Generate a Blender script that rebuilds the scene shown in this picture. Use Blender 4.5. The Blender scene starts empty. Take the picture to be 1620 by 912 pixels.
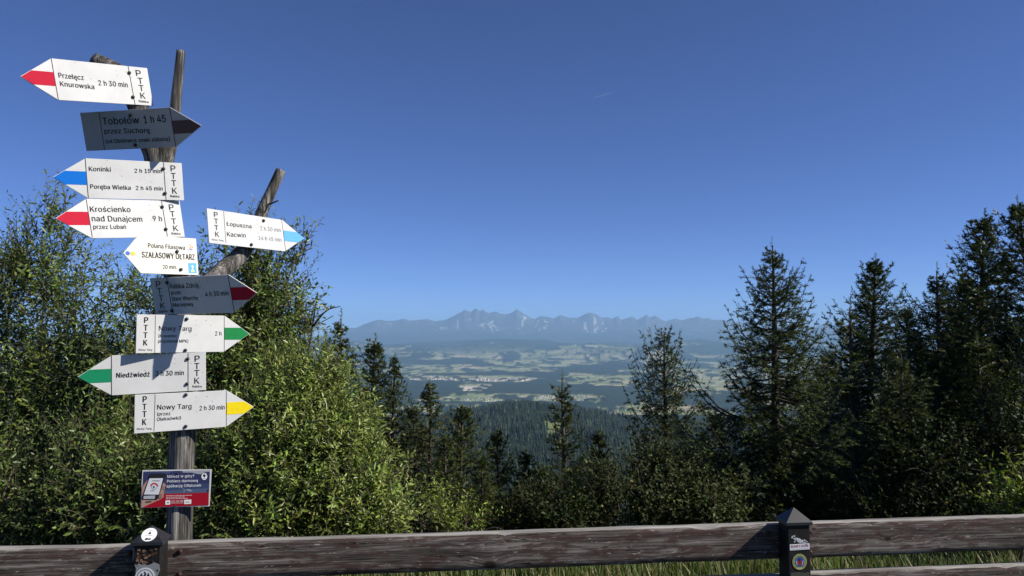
import bpy, math, random
import numpy as np
from mathutils import Matrix, Vector, Euler

# ------------------------------------------------------------------ camera, sky, sun, exposure
SC = bpy.context.scene
COL = SC.collection
FPX = 1200.0                       # focal length in pixels of the 1620 px wide photograph
PITCH = math.atan(69.0 / 1200.0)   # horizon lies 69 px below the picture centre
CAM_Z = 1.6
cd = bpy.data.cameras.new('camera')
cd.sensor_width = 36.0
cd.lens = 36.0 * FPX / 1620.0
cd.clip_start = 0.05
cd.clip_end = 300000.0
cam = bpy.data.objects.new('camera', cd)
COL.objects.link(cam)
cam.location = (0, 0, CAM_Z)
cam.rotation_euler = (math.radians(90) + PITCH, 0, 0)
SC.camera = cam

SUN_EL = math.radians(37.0)
SUN_AZ = math.radians(-13.0)        # measured from +X (right of the picture), negative = behind the camera
sun_dir = Vector((math.cos(SUN_EL) * math.cos(SUN_AZ), math.cos(SUN_EL) * math.sin(SUN_AZ), math.sin(SUN_EL)))
w = bpy.data.worlds.new('World')
SC.world = w
w.use_nodes = True
nt = w.node_tree
nt.nodes.clear()
sky = nt.nodes.new('ShaderNodeTexSky')
sky.sky_type = 'NISHITA'
sky.sun_disc = False
sky.sun_elevation = SUN_EL
sky.sun_rotation = math.radians(90.0) - SUN_AZ
sky.altitude = 1300.0
sky.air_density = 0.5
sky.dust_density = 0.3
sky.ozone_density = 10.0
bg = nt.nodes.new('ShaderNodeBackground')
bg.inputs['Strength'].default_value = 0.103
out = nt.nodes.new('ShaderNodeOutputWorld')
hs = nt.nodes.new('ShaderNodeHueSaturation')      # the phone's vivid blue
hs.inputs['Saturation'].default_value = 1.0; hs.inputs['Hue'].default_value = 0.508
nt.links.new(sky.outputs[0], hs.inputs['Color'])
nt.links.new(hs.outputs[0], bg.inputs[0])
nt.links.new(bg.outputs[0], out.inputs[0])

sl = bpy.data.lights.new('sun', 'SUN')
sl.energy = 5.0
sl.angle = math.radians(0.53)
sl.color = (1.0, 0.95, 0.86)
so = bpy.data.objects.new('sun', sl)
COL.objects.link(so)
so.rotation_euler = sun_dir.to_track_quat('Z', 'Y').to_euler()

SC.view_settings.view_transform = 'Standard'
SC.view_settings.look = 'None'
SC.view_settings.exposure = 0.42
SC.view_settings.gamma = 1.0
SC.view_settings.use_curve_mapping = False
SC.cycles.max_bounces = 8
SC.cycles.transparent_max_bounces = 8
SC.cycles.volume_bounces = 2
SC.cycles.use_denoising = True

# ------------------------------------------------------------------ helpers
_c, _s = math.cos(PITCH), math.sin(PITCH)

def ray(px, py):
    x = (px - 810.0) / FPX
    y = (456.0 - py) / FPX
    return np.array([x, _c - y * _s, _s + y * _c])

def at(px, py, Y):
    """world point seen at photo pixel (px, py) standing Y metres ahead"""
    r = ray(px, py)
    return np.array([0, 0, CAM_Z]) + r * (Y / r[1])

def empty(name, loc=(0, 0, 0)):
    o = bpy.data.objects.new(name, None)
    COL.objects.link(o)
    o.location = loc
    o.empty_display_size = 0.1
    return o

def tag(o, label=None, cat=None, group=None, kind=None):
    if label: o['label'] = label
    if cat: o['category'] = cat
    if group: o['group'] = group
    if kind: o['kind'] = kind
    return o

def link(name, me, parent=None, loc=None):
    o = bpy.data.objects.new(name, me)
    COL.objects.link(o)
    if parent is not None: o.parent = parent
    if loc is not None: o.location = loc
    return o

def mesh_np(name, V, faces, mat, col=None, smooth=False):
    """V (n,3); faces: list of (m,k) int arrays, k = 3 or 4; col (n,3) point colours"""
    me = bpy.data.meshes.new(name)
    V = np.asarray(V, np.float32)
    if not isinstance(faces, list): faces = [faces]
    faces = [np.asarray(f, np.int32) for f in faces if len(f)]
    me.vertices.add(len(V))
    me.vertices.foreach_set('co', V.ravel())
    loops = np.concatenate([f.ravel() for f in faces])
    sizes = np.concatenate([np.full(len(f), f.shape[1], np.int32) for f in faces])
    starts = np.concatenate([[0], np.cumsum(sizes)[:-1]]).astype(np.int32)
    me.loops.add(len(loops))
    me.loops.foreach_set('vertex_index', loops)
    me.polygons.add(len(sizes))
    me.polygons.foreach_set('loop_start', starts)
    if smooth:
        me.polygons.foreach_set('use_smooth', np.ones(len(sizes), bool))
    if col is not None:
        a = me.color_attributes.new('tint', 'FLOAT_COLOR', 'POINT')
        c4 = np.ones((len(V), 4), np.float32)
        c4[:, :3] = col
        a.data.foreach_set('color', c4.ravel())
    me.update(calc_edges=True)
    me.validate()
    if mat: me.materials.append(mat)
    return me

class MB:
    """collects small shapes into one mesh"""
    def __init__(s): s.v = []; s.f = []; s.c = []
    def add(s, vs, fs, col=None):
        b = len(s.v)
        s.v += [tuple(map(float, v)) for v in vs]
        s.f += [tuple(int(i) + b for i in f) for f in fs]
        s.c += [tuple(col) if col is not None else (1, 1, 1)] * len(vs)
    def box(s, x0, x1, y0, y1, z0, z1, col=None):
        s.add([(x0,y0,z0),(x1,y0,z0),(x1,y1,z0),(x0,y1,z0),(x0,y0,z1),(x1,y0,z1),(x1,y1,z1),(x0,y1,z1)],
              [(0,3,2,1),(4,5,6,7),(0,1,5,4),(1,2,6,5),(2,3,7,6),(3,0,4,7)], col)
    def plate(s, pts, y0, y1, col=None):
        """polygon of (x,z) points, counter-clockwise seen from -y, extruded from y0 (front) to y1"""
        n = len(pts)
        s.add([(p[0], y0, p[1]) for p in pts] + [(p[0], y1, p[1]) for p in pts],
              [tuple(range(n)), tuple(range(2*n-1, n-1, -1))] + [(i, i+n, (i+1) % n + n, (i+1) % n) for i in range(n)], col)
    def disc(s, x, z, r, y0, y1, n=20, col=None, rz=None):
        rz = rz or r
        s.plate([(x + r*math.cos(2*math.pi*k/n), z + rz*math.sin(2*math.pi*k/n)) for k in range(n)], y0, y1, col)
    def build(s, name, mat, parent=None, smooth=False, loc=None):
        me = bpy.data.meshes.new(name)
        me.from_pydata(s.v, [], s.f)
        if any(c != (1, 1, 1) for c in s.c):
            a = me.color_attributes.new('tint', 'FLOAT_COLOR', 'POINT')
            for i, c in enumerate(s.c): a.data[i].color = (c[0], c[1], c[2], 1)
        if smooth:
            for p in me.polygons: p.use_smooth = True
        me.materials.append(mat)
        me.update()
        return link(name, me, parent, loc)

def _h(ix, iy, seed):
    h = (ix.astype(np.int64) * 374761393 + iy.astype(np.int64) * 668265263 + seed * 974634777) & 0xffffffff
    h = ((h ^ (h >> 13)) * 1274126177) & 0xffffffff
    h = ((h ^ (h >> 16)) * 2246822519) & 0xffffffff
    return (h ^ (h >> 15)) / 4294967295.0

def vn(x, y, seed=0):
    x = np.asarray(x, float); y = np.asarray(y, float)
    ix = np.floor(x); iy = np.floor(y)
    fx = x - ix; fy = y - iy
    fx = fx*fx*fx*(fx*(fx*6-15)+10); fy = fy*fy*fy*(fy*(fy*6-15)+10)
    a = _h(ix, iy, seed); b = _h(ix+1, iy, seed); c = _h(ix, iy+1, seed); d = _h(ix+1, iy+1, seed)
    return (a*(1-fx)+b*fx)*(1-fy) + (c*(1-fx)+d*fx)*fy

def fbm(x, y, seed=0, o=4):
    s = 0; a = 0.5; t = 0
    for k in range(o):
        s = s + a*vn(x*2**k + 17.3*k, y*2**k - 9.1*k, seed+k); t += a; a *= 0.5
    return s/t

def ridged(x, y, seed=0, o=4):
    s = 0; a = 0.5; t = 0
    for k in range(o):
        s = s + a*(1-np.abs(2*vn(x*2**k + 5.7*k, y*2**k + 3.1*k, seed+k)-1)); t += a; a *= 0.5
    return s/t

def sst(a, b, x):
    t = np.clip((x-a)/(b-a), 0, 1)
    return t*t*(3-2*t)

def unit(v):
    return v/np.maximum(np.linalg.norm(v, axis=-1, keepdims=True), 1e-9)

def tube(path, radii, n=8, rough=0.0, seed=1, cap=True):
    """tapered tube with lengthwise ridges; returns verts, quad faces, end faces"""
    P = np.asarray(path, float); R = np.asarray(radii, float)
    T = np.gradient(P, axis=0); T = unit(T)
    up = np.array([0.31, -0.95, 0.05])
    A = unit(np.cross(T, up)); B = np.cross(T, A)
    th = np.linspace(0, 2*np.pi, n, endpoint=False)
    L = np.concatenate([[0], np.cumsum(np.linalg.norm(np.diff(P, axis=0), axis=1))])
    rr = R[:, None]*np.ones(n)[None]
    if rough:
        tt = np.stack([np.cos(th), np.sin(th)], 1)
        nz = fbm(tt[None, :, 0]*4+L[:, None]*0.8+20, tt[None, :, 1]*4+L[:, None]*1.7+11, seed, 3)-0.5
        nz2 = vn(th[None]*n/6.28*0.5+0*L[:, None], L[:, None]*5+seed, seed+7)-0.5
        rr = rr*(1+rough*2*nz+rough*nz2)
    V = P[:, None]+rr[..., None]*(np.cos(th)[None, :, None]*A[:, None]+np.sin(th)[None, :, None]*B[:, None])
    m = len(P)
    i = np.arange(m-1)[:, None]*n; j = np.arange(n)[None]; k = (j+1) % n
    F = np.stack([i+j, i+k, i+n+k, i+n+j], -1).reshape(-1, 4)
    V = V.reshape(-1, 3)
    tris = []
    if cap:
        b = len(V)
        V = np.vstack([V, P[0], P[-1]])
        jj = np.arange(n); kk = (jj+1) % n
        tris = np.vstack([np.stack([np.full(n, b), kk, jj], 1), np.stack([np.full(n, b+1), (m-1)*n+jj, (m-1)*n+kk], 1)])
    return V, F, tris

def spline(pts, n):
    """Catmull-Rom through rows of pts (any width)"""
    P = np.asarray(pts, float)
    P = np.vstack([2*P[0]-P[1], P, 2*P[-1]-P[-2]])
    m = len(P)-3
    o = []
    for t in np.linspace(0, m-1e-6, n):
        i = int(t); u = t-i
        p0, p1, p2, p3 = P[i:i+4]
        o.append(0.5*((2*p1)+(-p0+p2)*u+(2*p0-5*p1+4*p2-p3)*u*u+(-p0+3*p1-3*p2+p3)*u**3))
    return np.array(o)

# ------------------------------------------------------------------ materials
def new_mat(name):
    m = bpy.data.materials.new(name)
    m.use_nodes = True
    t = m.node_tree
    return m, t.nodes, t.links, t.nodes['Principled BSDF'], t.nodes['Material Output']

def plain(name, col, rough=0.5, spec=0.5, metal=0.0, var=0.0, scale=40.0):
    m, N, L, b, o = new_mat(name)
    b.inputs['Base Color'].default_value = (*col, 1)
    b.inputs['Roughness'].default_value = rough
    b.inputs['Specular IOR Level'].default_value = spec
    b.inputs['Metallic'].default_value = metal
    if var:
        tc = N.new('ShaderNodeTexCoord'); nz = N.new('ShaderNodeTexNoise')
        nz.inputs['Scale'].default_value = scale; nz.inputs['Detail'].default_value = 6
        L.new(tc.outputs['Object'], nz.inputs['Vector'])
        r = N.new('ShaderNodeValToRGB')
        r.color_ramp.elements[0].position = 0.3; r.color_ramp.elements[1].position = 0.7
        r.color_ramp.elements[0].color = (*[c*(1-var) for c in col], 1)
        r.color_ramp.elements[1].color = (*[min(1, c*(1+var)) for c in col], 1)
        L.new(nz.outputs['Fac'], r.inputs[0]); L.new(r.outputs[0], b.inputs['Base Color'])
    return m

def attr_mat(name, rough=0.7, spec=0.3, noise=0.0, scale=3.0):
    m, N, L, b, o = new_mat(name)
    a = N.new('ShaderNodeAttribute'); a.attribute_name = 'tint'
    b.inputs['Roughness'].default_value = rough
    b.inputs['Specular IOR Level'].default_value = spec
    L.new(a.outputs['Color'], b.inputs['Base Color'])
    if noise:
        tc = N.new('ShaderNodeTexCoord'); nz = N.new('ShaderNodeTexNoise')
        nz.inputs['Scale'].default_value = scale; nz.inputs['Detail'].default_value = 8
        L.new(tc.outputs['Object'], nz.inputs['Vector'])
        mr = N.new('ShaderNodeMapRange')
        mr.inputs['From Min'].default_value = 0.3; mr.inputs['From Max'].default_value = 0.7
        mr.inputs['To Min'].default_value = 1-noise; mr.inputs['To Max'].default_value = 1+noise
        L.new(nz.outputs['Fac'], mr.inputs['Value'])
        mx = N.new('ShaderNodeVectorMath'); mx.operation = 'SCALE'
        L.new(a.outputs['Color'], mx.inputs[0]); L.new(mr.outputs[0], mx.inputs['Scale'])
        L.new(mx.outputs[0], b.inputs['Base Color'])
    return m

def leaf_mat(name, trans=0.35, rough=0.45, spec=0.4, under=None):
    m, N, L, b, o = new_mat(name)
    a = N.new('ShaderNodeAttribute'); a.attribute_name = 'tint'
    src = a.outputs['Color']
    if under:
        g = N.new('ShaderNodeNewGeometry')
        mx = N.new('ShaderNodeMixRGB'); mx.blend_type = 'MIX'
        mul = N.new('ShaderNodeMath'); mul.operation = 'MULTIPLY'; mul.inputs[1].default_value = 0.55
        L.new(g.outputs['Backfacing'], mul.inputs[0]); L.new(mul.outputs[0], mx.inputs[0])
        L.new(src, mx.inputs[1]); mx.inputs[2].default_value = (*under, 1)
        src = mx.outputs[0]
    b.inputs['Roughness'].default_value = rough
    b.inputs['Specular IOR Level'].default_value = spec
    L.new(src, b.inputs['Base Color'])
    tr = N.new('ShaderNodeBsdfTranslucent')
    hs = N.new('ShaderNodeHueSaturation'); hs.inputs['Saturation'].default_value = 1.15; hs.inputs['Value'].default_value = 1.15
    L.new(src, hs.inputs['Color']); L.new(hs.outputs[0], tr.inputs['Color'])
    ms = N.new('ShaderNodeMixShader'); ms.inputs[0].default_value = trans
    L.new(b.outputs[0], ms.inputs[1]); L.new(tr.outputs[0], ms.inputs[2]); L.new(ms.outputs[0], o.inputs['Surface'])
    return m

def wood_mat(name, axis, dark, mid, light, paint=None, paint_amt=0.0, knots=(), rough=0.85, cell=1.0, top=None, cracks=0):
    """weathered wood, grain along an object axis; optional flaking paint and knots [(x,z,r)]"""
    m, N, L, b, o = new_mat(name)
    tc = N.new('ShaderNodeTexCoord')
    vec = tc.outputs['Object']
    if knots:
        # bend the grain around every knot
        sep = N.new('ShaderNodeSeparateXYZ'); L.new(vec, sep.inputs[0])
        zadd = sep.outputs['Z']; ring = None
        for (kx, kz, kr) in knots:
            dv = N.new('ShaderNodeVectorMath'); dv.operation = 'SUBTRACT'; dv.inputs[1].default_value = (kx, 0, kz)
            cx = N.new('ShaderNodeCombineXYZ'); L.new(sep.outputs['X'], cx.inputs[0]); L.new(sep.outputs['Z'], cx.inputs[2])
            L.new(cx.outputs[0], dv.inputs[0])
            sc_ = N.new('ShaderNodeVectorMath'); sc_.operation = 'MULTIPLY'; sc_.inputs[1].default_value = (0.55/kr, 0, 1.0/kr)
            L.new(dv.outputs[0], sc_.inputs[0])
            ln = N.new('ShaderNodeVectorMath'); ln.operation = 'LENGTH'; L.new(sc_.outputs[0], ln.inputs[0])
            mr = N.new('ShaderNodeMapRange'); mr.inputs['From Min'].default_value = 0.0; mr.inputs['From Max'].default_value = 3.0
            mr.inputs['To Min'].default_value = 1.0; mr.inputs['To Max'].default_value = 0.0
            L.new(ln.outputs[1], mr.inputs['Value'])
            mu = N.new('ShaderNodeMath'); mu.operation = 'MULTIPLY'; mu.inputs[1].default_value = kr*1.3
            L.new(mr.outputs[0], mu.inputs[0])
            ad = N.new('ShaderNodeMath'); ad.operation = 'ADD'; L.new(zadd, ad.inputs[0]); L.new(mu.outputs[0], ad.inputs[1])
            zadd = ad.outputs[0]
            inn = N.new('ShaderNodeMapRange'); inn.inputs['From Min'].default_value = 1.0; inn.inputs['From Max'].default_value = 0.55
            L.new(ln.outputs[1], inn.inputs['Value'])
            if ring is None: ring = inn.outputs[0]
            else:
                mm = N.new('ShaderNodeMath'); mm.operation = 'MAXIMUM'; L.new(ring, mm.inputs[0]); L.new(inn.outputs[0], mm.inputs[1]); ring = mm.outputs[0]
        cb = N.new('ShaderNodeCombineXYZ'); L.new(sep.outputs['X'], cb.inputs[0]); L.new(sep.outputs['Y'], cb.inputs[1]); L.new(zadd, cb.inputs[2])
        vec = cb.outputs[0]
    def stretched(across, along, detail, dist=0.0):
        mp = N.new('ShaderNodeMapping')
        s = [across]*3; s['xyz'.index(axis)] = along
        mp.inputs['Scale'].default_value = s
        L.new(vec, mp.inputs[0])
        nz = N.new('ShaderNodeTexNoise'); nz.inputs['Scale'].default_value = 1.0; nz.inputs['Detail'].default_value = detail
        nz.inputs['Roughness'].default_value = 0.65; nz.inputs['Distortion'].default_value = dist
        L.new(mp.outputs[0], nz.inputs['Vector'])
        return nz.outputs['Fac']
    g1 = stretched(150*cell, 3.0*cell, 5, 0.4)
    g2 = stretched(30*cell, 2.2*cell, 4, 0.2)
    r = N.new('ShaderNodeValToRGB')
    e = r.color_ramp.elements
    e[0].position = 0.38; e[0].color = (*dark, 1)
    e[1].position = 0.62; e[1].color = (*light, 1)
    k = e.new(0.49); k.color = (*mid, 1)
    mixn = N.new('ShaderNodeMath'); mixn.operation = 'MULTIPLY_ADD'; mixn.inputs[1].default_value = 0.45
    L.new(g2, mixn.inputs[0])
    h = N.new('ShaderNodeMath'); h.operation = 'MULTIPLY'; h.inputs[1].default_value = 0.55
    L.new(g1, h.inputs[0]); L.new(h.outputs[0], mixn.inputs[2])
    L.new(mixn.outputs[0], r.inputs[0])
    c = r.outputs[0]
    if paint:
        p1 = stretched(22, 6.0, 8, 0.6)
        p2 = stretched(110, 14.0, 4)
        ad = N.new('ShaderNodeMath'); ad.operation = 'MULTIPLY_ADD'; ad.inputs[1].default_value = 0.45
        L.new(p2, ad.inputs[0]); L.new(p1, ad.inputs[2])
        mr = N.new('ShaderNodeMapRange'); mr.inputs['From Min'].default_value = 0.725-paint_amt-0.05; mr.inputs['From Max'].default_value = 0.725-paint_amt+0.05
        mr.inputs['To Max'].default_value = 0.9
        L.new(ad.outputs[0], mr.inputs['Value'])
        mx = N.new('ShaderNodeMixRGB'); L.new(mr.outputs[0], mx.inputs[0]); L.new(c, mx.inputs[1]); mx.inputs[2].default_value = (*paint, 1)
        c = mx.outputs[0]
        # pale scuffed flecks
        p3 = stretched(75, 22, 6, 0.3)
        m3 = N.new('ShaderNodeMapRange'); m3.inputs['From Min'].default_value = 0.60; m3.inputs['From Max'].default_value = 0.68; m3.inputs['To Max'].default_value = 0.7
        L.new(p3, m3.inputs['Value'])
        mx3 = N.new('ShaderNodeMixRGB'); L.new(m3.outputs[0], mx3.inputs[0]); L.new(c, mx3.inputs[1]); mx3.inputs[2].default_value = (*[min(0.6, v*1.7) for v in light], 1)
        c = mx3.outputs[0]
    if cracks:
        q1 = stretched(cracks, cracks*0.035, 3, 0.8)
        sb = N.new('ShaderNodeMath'); sb.operation = 'SUBTRACT'; sb.inputs[1].default_value = 0.5; L.new(q1, sb.inputs[0])
        ab = N.new('ShaderNodeMath'); ab.operation = 'ABSOLUTE'; L.new(sb.outputs[0], ab.inputs[0])
        mc = N.new('ShaderNodeMapRange'); mc.inputs['From Min'].default_value = 0.006; mc.inputs['From Max'].default_value = 0.016
        mc.inputs['To Min'].default_value = 1.0; mc.inputs['To Max'].default_value = 0.0; L.new(ab.outputs[0], mc.inputs['Value'])
        q2 = stretched(9, 2.0, 2); mg = N.new('ShaderNodeMapRange'); mg.inputs['From Min'].default_value = 0.42; mg.inputs['From Max'].default_value = 0.55; L.new(q2, mg.inputs['Value'])
        mm_ = N.new('ShaderNodeMath'); mm_.operation = 'MULTIPLY'; L.new(mc.outputs[0], mm_.inputs[0]); L.new(mg.outputs[0], mm_.inputs[1])
        crk = N.new('ShaderNodeMixRGB'); L.new(mm_.outputs[0], crk.inputs[0]); L.new(c, crk.inputs[1]); crk.inputs[2].default_value = (0.008, 0.006, 0.005, 1)
        c = crk.outputs[0]
    if knots:
        mk = N.new('ShaderNodeMixRGB'); L.new(ring, mk.inputs[0]); L.new(c, mk.inputs[1]); mk.inputs[2].default_value = (dark[0]*1.2, dark[1]*0.9, dark[2]*0.8, 1)
        c = mk.outputs[0]
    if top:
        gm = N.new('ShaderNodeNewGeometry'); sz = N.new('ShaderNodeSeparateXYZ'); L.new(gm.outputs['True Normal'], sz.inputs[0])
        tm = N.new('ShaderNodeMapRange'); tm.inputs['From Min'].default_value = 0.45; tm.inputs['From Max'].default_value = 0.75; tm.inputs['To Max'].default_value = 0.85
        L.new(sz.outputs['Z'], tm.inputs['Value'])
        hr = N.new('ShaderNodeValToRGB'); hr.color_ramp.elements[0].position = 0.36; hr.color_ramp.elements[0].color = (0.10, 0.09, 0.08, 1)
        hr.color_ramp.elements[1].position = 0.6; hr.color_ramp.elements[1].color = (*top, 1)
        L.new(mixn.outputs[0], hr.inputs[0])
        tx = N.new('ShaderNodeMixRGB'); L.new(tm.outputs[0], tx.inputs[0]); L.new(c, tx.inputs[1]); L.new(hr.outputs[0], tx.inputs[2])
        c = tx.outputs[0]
    L.new(c, b.inputs['Base Color'])
    b.inputs['Roughness'].default_value = rough
    b.inputs['Specular IOR Level'].default_value = 0.25
    bp = N.new('ShaderNodeBump'); bp.inputs['Strength'].default_value = 0.7; bp.inputs['Distance'].default_value = 0.004
    L.new(mixn.outputs[0], bp.inputs['Height']); L.new(bp.outputs[0], b.inputs['Normal'])
    return m

M = {}
M['terrain'] = attr_mat('terrain', 0.95, 0.05)
M['mountain'] = attr_mat('mountain_rock', 0.95, 0.05)
M['forest'] = attr_mat('forest', 0.9, 0.1)
M['houses'] = attr_mat('house_walls', 0.7, 0.3)
M['ground'] = attr_mat('meadow_soil', 0.95, 0.1, 0.45, 3.0)
M['grass'] = leaf_mat('grass_blades', 0.3, 0.55, 0.3)
M['needle'] = leaf_mat('spruce_needles', 0.22, 0.5, 0.3)
M['willow'] = leaf_mat('willow_leaves', 0.34, 0.38, 0.5, under=(0.19, 0.23, 0.11))
M['leaf'] = leaf_mat('broad_leaves', 0.30, 0.6, 0.2)
M['bark'] = wood_mat('spruce_bark', 'z', (0.03, 0.022, 0.016), (0.07, 0.055, 0.042), (0.13, 0.11, 0.09), cell=0.4)
M['twig'] = plain('twig_bark', (0.075, 0.06, 0.045), 0.8, 0.2, var=0.3, scale=15)
# ------------------------------------------------------------------ land: one height function for everything
_PR = np.array([0, 4.9, 5.6, 6.5, 8, 12, 20, 40, 100, 300, 700, 1200, 1600, 2000, 2400, 2800, 3300, 4200, 6000, 7000, 15500, 18000, 21000, 24500, 27500, 90000], float)
_PZ = np.array([0, 0, -0.15, -0.8, -1.8, -3.4, -6.6, -14, -38, -110, -220, -292, -303, -287, -268, -252, -300, -480, -665, -690, -690, -640, -590, -560, -545, -540], float)
# skyline of the far range: photo column -> photo row
SKY = np.array([(-400,556),(0,550),(200,545),(350,540),(430,537),(480,533),(510,531),(546,520),(565,518),(588,510),(600,508),(612,509),(622,508),(636,506),(652,507),
 (676,505),(690,507),(708,504),(716,501),(735,493),(745,495),(753,490.5),(760,494),(763,491),(772,496),(785,494),(792,497),(800,497),(806,496.5),(818,491.5),(830,498),
 (836,501),(846,503),(856,499.5),(866,501),(877,503),(887,499.5),(900,502),(912,503),(924,499),(935,496),(944,499),(952,503),(960,502),(968,504),(977,501),(983,505),
 (992,503),(1001,501.5),(1008,505.5),(1014,503),(1022,499.5),(1030,503),(1036,500.5),(1046,505),(1054,507),(1068,504.5),(1077,506),(1086,505),(1094,504),(1105,502.5),
 (1112,505),(1120,504.5),(1128,506.5),(1140,506.5),(1152,508),(1180,510),(1220,511),(1260,515),(1286,517.7),(1299,515),(1309,517),(1325,516),(1400,521),(1500,526),(1620,531),(2000,545)], float)
CREST = np.array([(300,700),(560,684),(640,671),(696,656),(740,646),(774,638.5),(808,631),(826,630),(860,633),(916,641),(947,649),(977,659),(1030,672),(1100,684),(1200,694),(1400,705)], float)

_SU = np.arange(-400, 2001, 4.0)
_k = np.exp(-0.5*(np.arange(-30, 31)*4/42.0)**2)
_SS = np.convolve(np.pad(np.interp(_SU, SKY[:, 0], SKY[:, 1]), 30, mode='edge'), _k/_k.sum(), 'valid')

def land(x, y):
    x = np.asarray(x, float); y = np.asarray(y, float)
    r = np.hypot(x, y) + 1e-6
    ca = y/r
    tanz = x/np.maximum(y, 1e-3*r)
    u = 810 + 1200*np.where(ca > 0.3, tanz, np.sign(x)*3.1)
    dcam = r*np.clip(ca, 0.3, 1)            # depth used by the camera
    fw = 0.12 + 0.88*sst(-0.1, 0.55, ca)
    z = np.interp(dcam, _PR, _PZ)*np.where(r < 9000, fw + (1-fw)*sst(3000, 9000, r), 1)
    # wooded ridge in the middle distance
    cz = (525-10-np.interp(u, CREST[:, 0], CREST[:, 1]))/1200*2800 + 252
    z = z + cz*sst(1500, 2700, dcam)*(1-sst(2900, 4200, dcam))
    z = z + (fbm(x/420, y/420, 3)-0.5)*70*sst(120, 1500, r)*(1-sst(3600, 6500, r))*(1-0.75*sst(2300, 2800, dcam))
    # gentle lumps close by
    z = z + (fbm(x/2.3, y/2.3, 8)-0.5)*0.14*(1-sst(20, 60, r))*sst(1.0, 4.0, r)
    # valley undulation and foothills
    z = z + (fbm(x/1500, y/1500, 21)-0.5)*30*sst(6500, 9000, r)
    ft = sst(14500, 21000, dcam)*(1-sst(27500, 31000, dcam))
    z = z + ft*(fbm(x/3000, y/2200, 33, 4)-0.40)*620
    # the range
    rc = 38500 + (fbm(u/300, u*0, 50, 2)-0.5)*3500
    t = np.clip((dcam-28000)/(rc-28000), 0, 1.6)
    sharp = 525-np.interp(u, SKY[:, 0], SKY[:, 1])+1.6*(ridged(u/9, u*0+0.5, 55, 3)-0.6)*sst(500, 580, u)
    soft = 525-np.interp(u, _SU, _SS)
    zc = (soft+1.45*(sharp-soft)*sst(0.6, 0.97, t))/1200*rc + CAM_Z
    t = np.clip((dcam-28000)/(rc-28000), 0, 1.6)
    up = np.where(t <= 1, np.clip(t, 0, 1)**1.55, 1-(t-1)*1.3)
    base = -545.0
    zr = base + (zc-base)*up
    sp = 0.8*ridged(x/2300+0.35*y/2300, y/3600-0.2*x/3600, 61, 5)+0.2*ridged(u/40, t*1.3+u/200., 66, 3)-0.62
    zr = zr + sp*1250*np.clip(t, 0, 1)**1.2*np.clip(1-t, 0, 1)**1.15
    zr = zr + (ridged(x/500, y/800, 71, 3)-0.6)*110*sst(0.3, 0.9, t)*np.clip((1.0-t)*4, 0, 1)
    z = np.where(dcam > 28000, np.maximum(zr, base-40 + 40*fbm(x/2500, y/2500, 91)), z)
    return z, u, dcam, t

def lz(x, y): return float(land(np.array([x]), np.array([y]))[0][0])

def polar(name, rows, half, ncol, full=False):
    if full:
        az = np.linspace(-math.pi, math.pi, ncol+1)[:-1]
        d = np.asarray(rows)[:, None]; X = d*np.sin(az)[None]; Y = d*np.cos(az)[None]
    else:
        tn = np.linspace(-half, half, ncol); d = np.asarray(rows)[:, None]
        X = d*tn[None]; Y = d*np.ones(ncol)[None]
    z, u, dc, t = land(X, Y)
    m, n = X.shape
    i = np.arange(m-1)[:, None]*n
    j = np.arange(n if full else n-1)[None]; k = (j+1) % n
    F = np.stack([i+j, i+k, i+n+k, i+n+j], -1).reshape(-1, 4)
    return X, Y, z, u, dc, t, F

# --- near ground, all round the viewpoint
rows = np.concatenate([[0.05], np.linspace(0.6, 12, 40), np.geomspace(13, 70, 24)])
X, Y, Z, u, dc, t, F = polar('ground', rows, 0, 260, True)
g = fbm(X/1.1, Y/1.1, 5)[..., None]
colr = np.array([0.045, 0.04, 0.022])*(1-g)+np.array([0.06, 0.085, 0.025])*g
me = mesh_np('ground', np.stack([X, Y, Z], -1).reshape(-1, 3), F[:, ::-1], M['ground'], colr.reshape(-1, 3), True)
tag(link('ground', me), kind='structure')
# outer skirt so that the land does not end beside or behind the viewpoint
rows = np.geomspace(62, 60000, 70)
X, Y, Z, u, dc, t, F = polar('hills', rows, 0, 200, True)
cosz = Y/np.hypot(X, Y)
keep = ~((cosz > math.cos(math.radians(43.5))).reshape(-1)[F].all(1))
me = mesh_np('hills', np.stack([X, Y, Z], -1).reshape(-1, 3)-np.array([0, 0, 0.3]), F[keep][:, ::-1], M['terrain'],
             np.tile(np.array([0.035, 0.05, 0.025]), (X.size, 1)), True)
tag(link('hills', me), kind='structure')

# --- wooded hillside
rows = np.geomspace(60, 6200, 100)
X, Y, Z, u, dc, t, F = polar('hillside', rows, 0.96, 240)
def clearing(u, d):
    a = ((u-882)/34)**2+((d-2330)/120)**2
    b = ((u-868)/22)**2+((d-2150)/50)**2
    return np.minimum(a, b) + (fbm(u/14, d/90, 77)-0.5)*1.2
cl = clearing(u, dc) < 1
colr = np.where(cl[..., None], np.array([0.15, 0.17, 0.065]), np.array([0.02, 0.032, 0.016]))
me = mesh_np('wooded_hillside', np.stack([X, Y, Z], -1).reshape(-1, 3), F, M['terrain'], colr.reshape(-1, 3), True)
tag(link('wooded_hillside', me), kind='structure')

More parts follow.
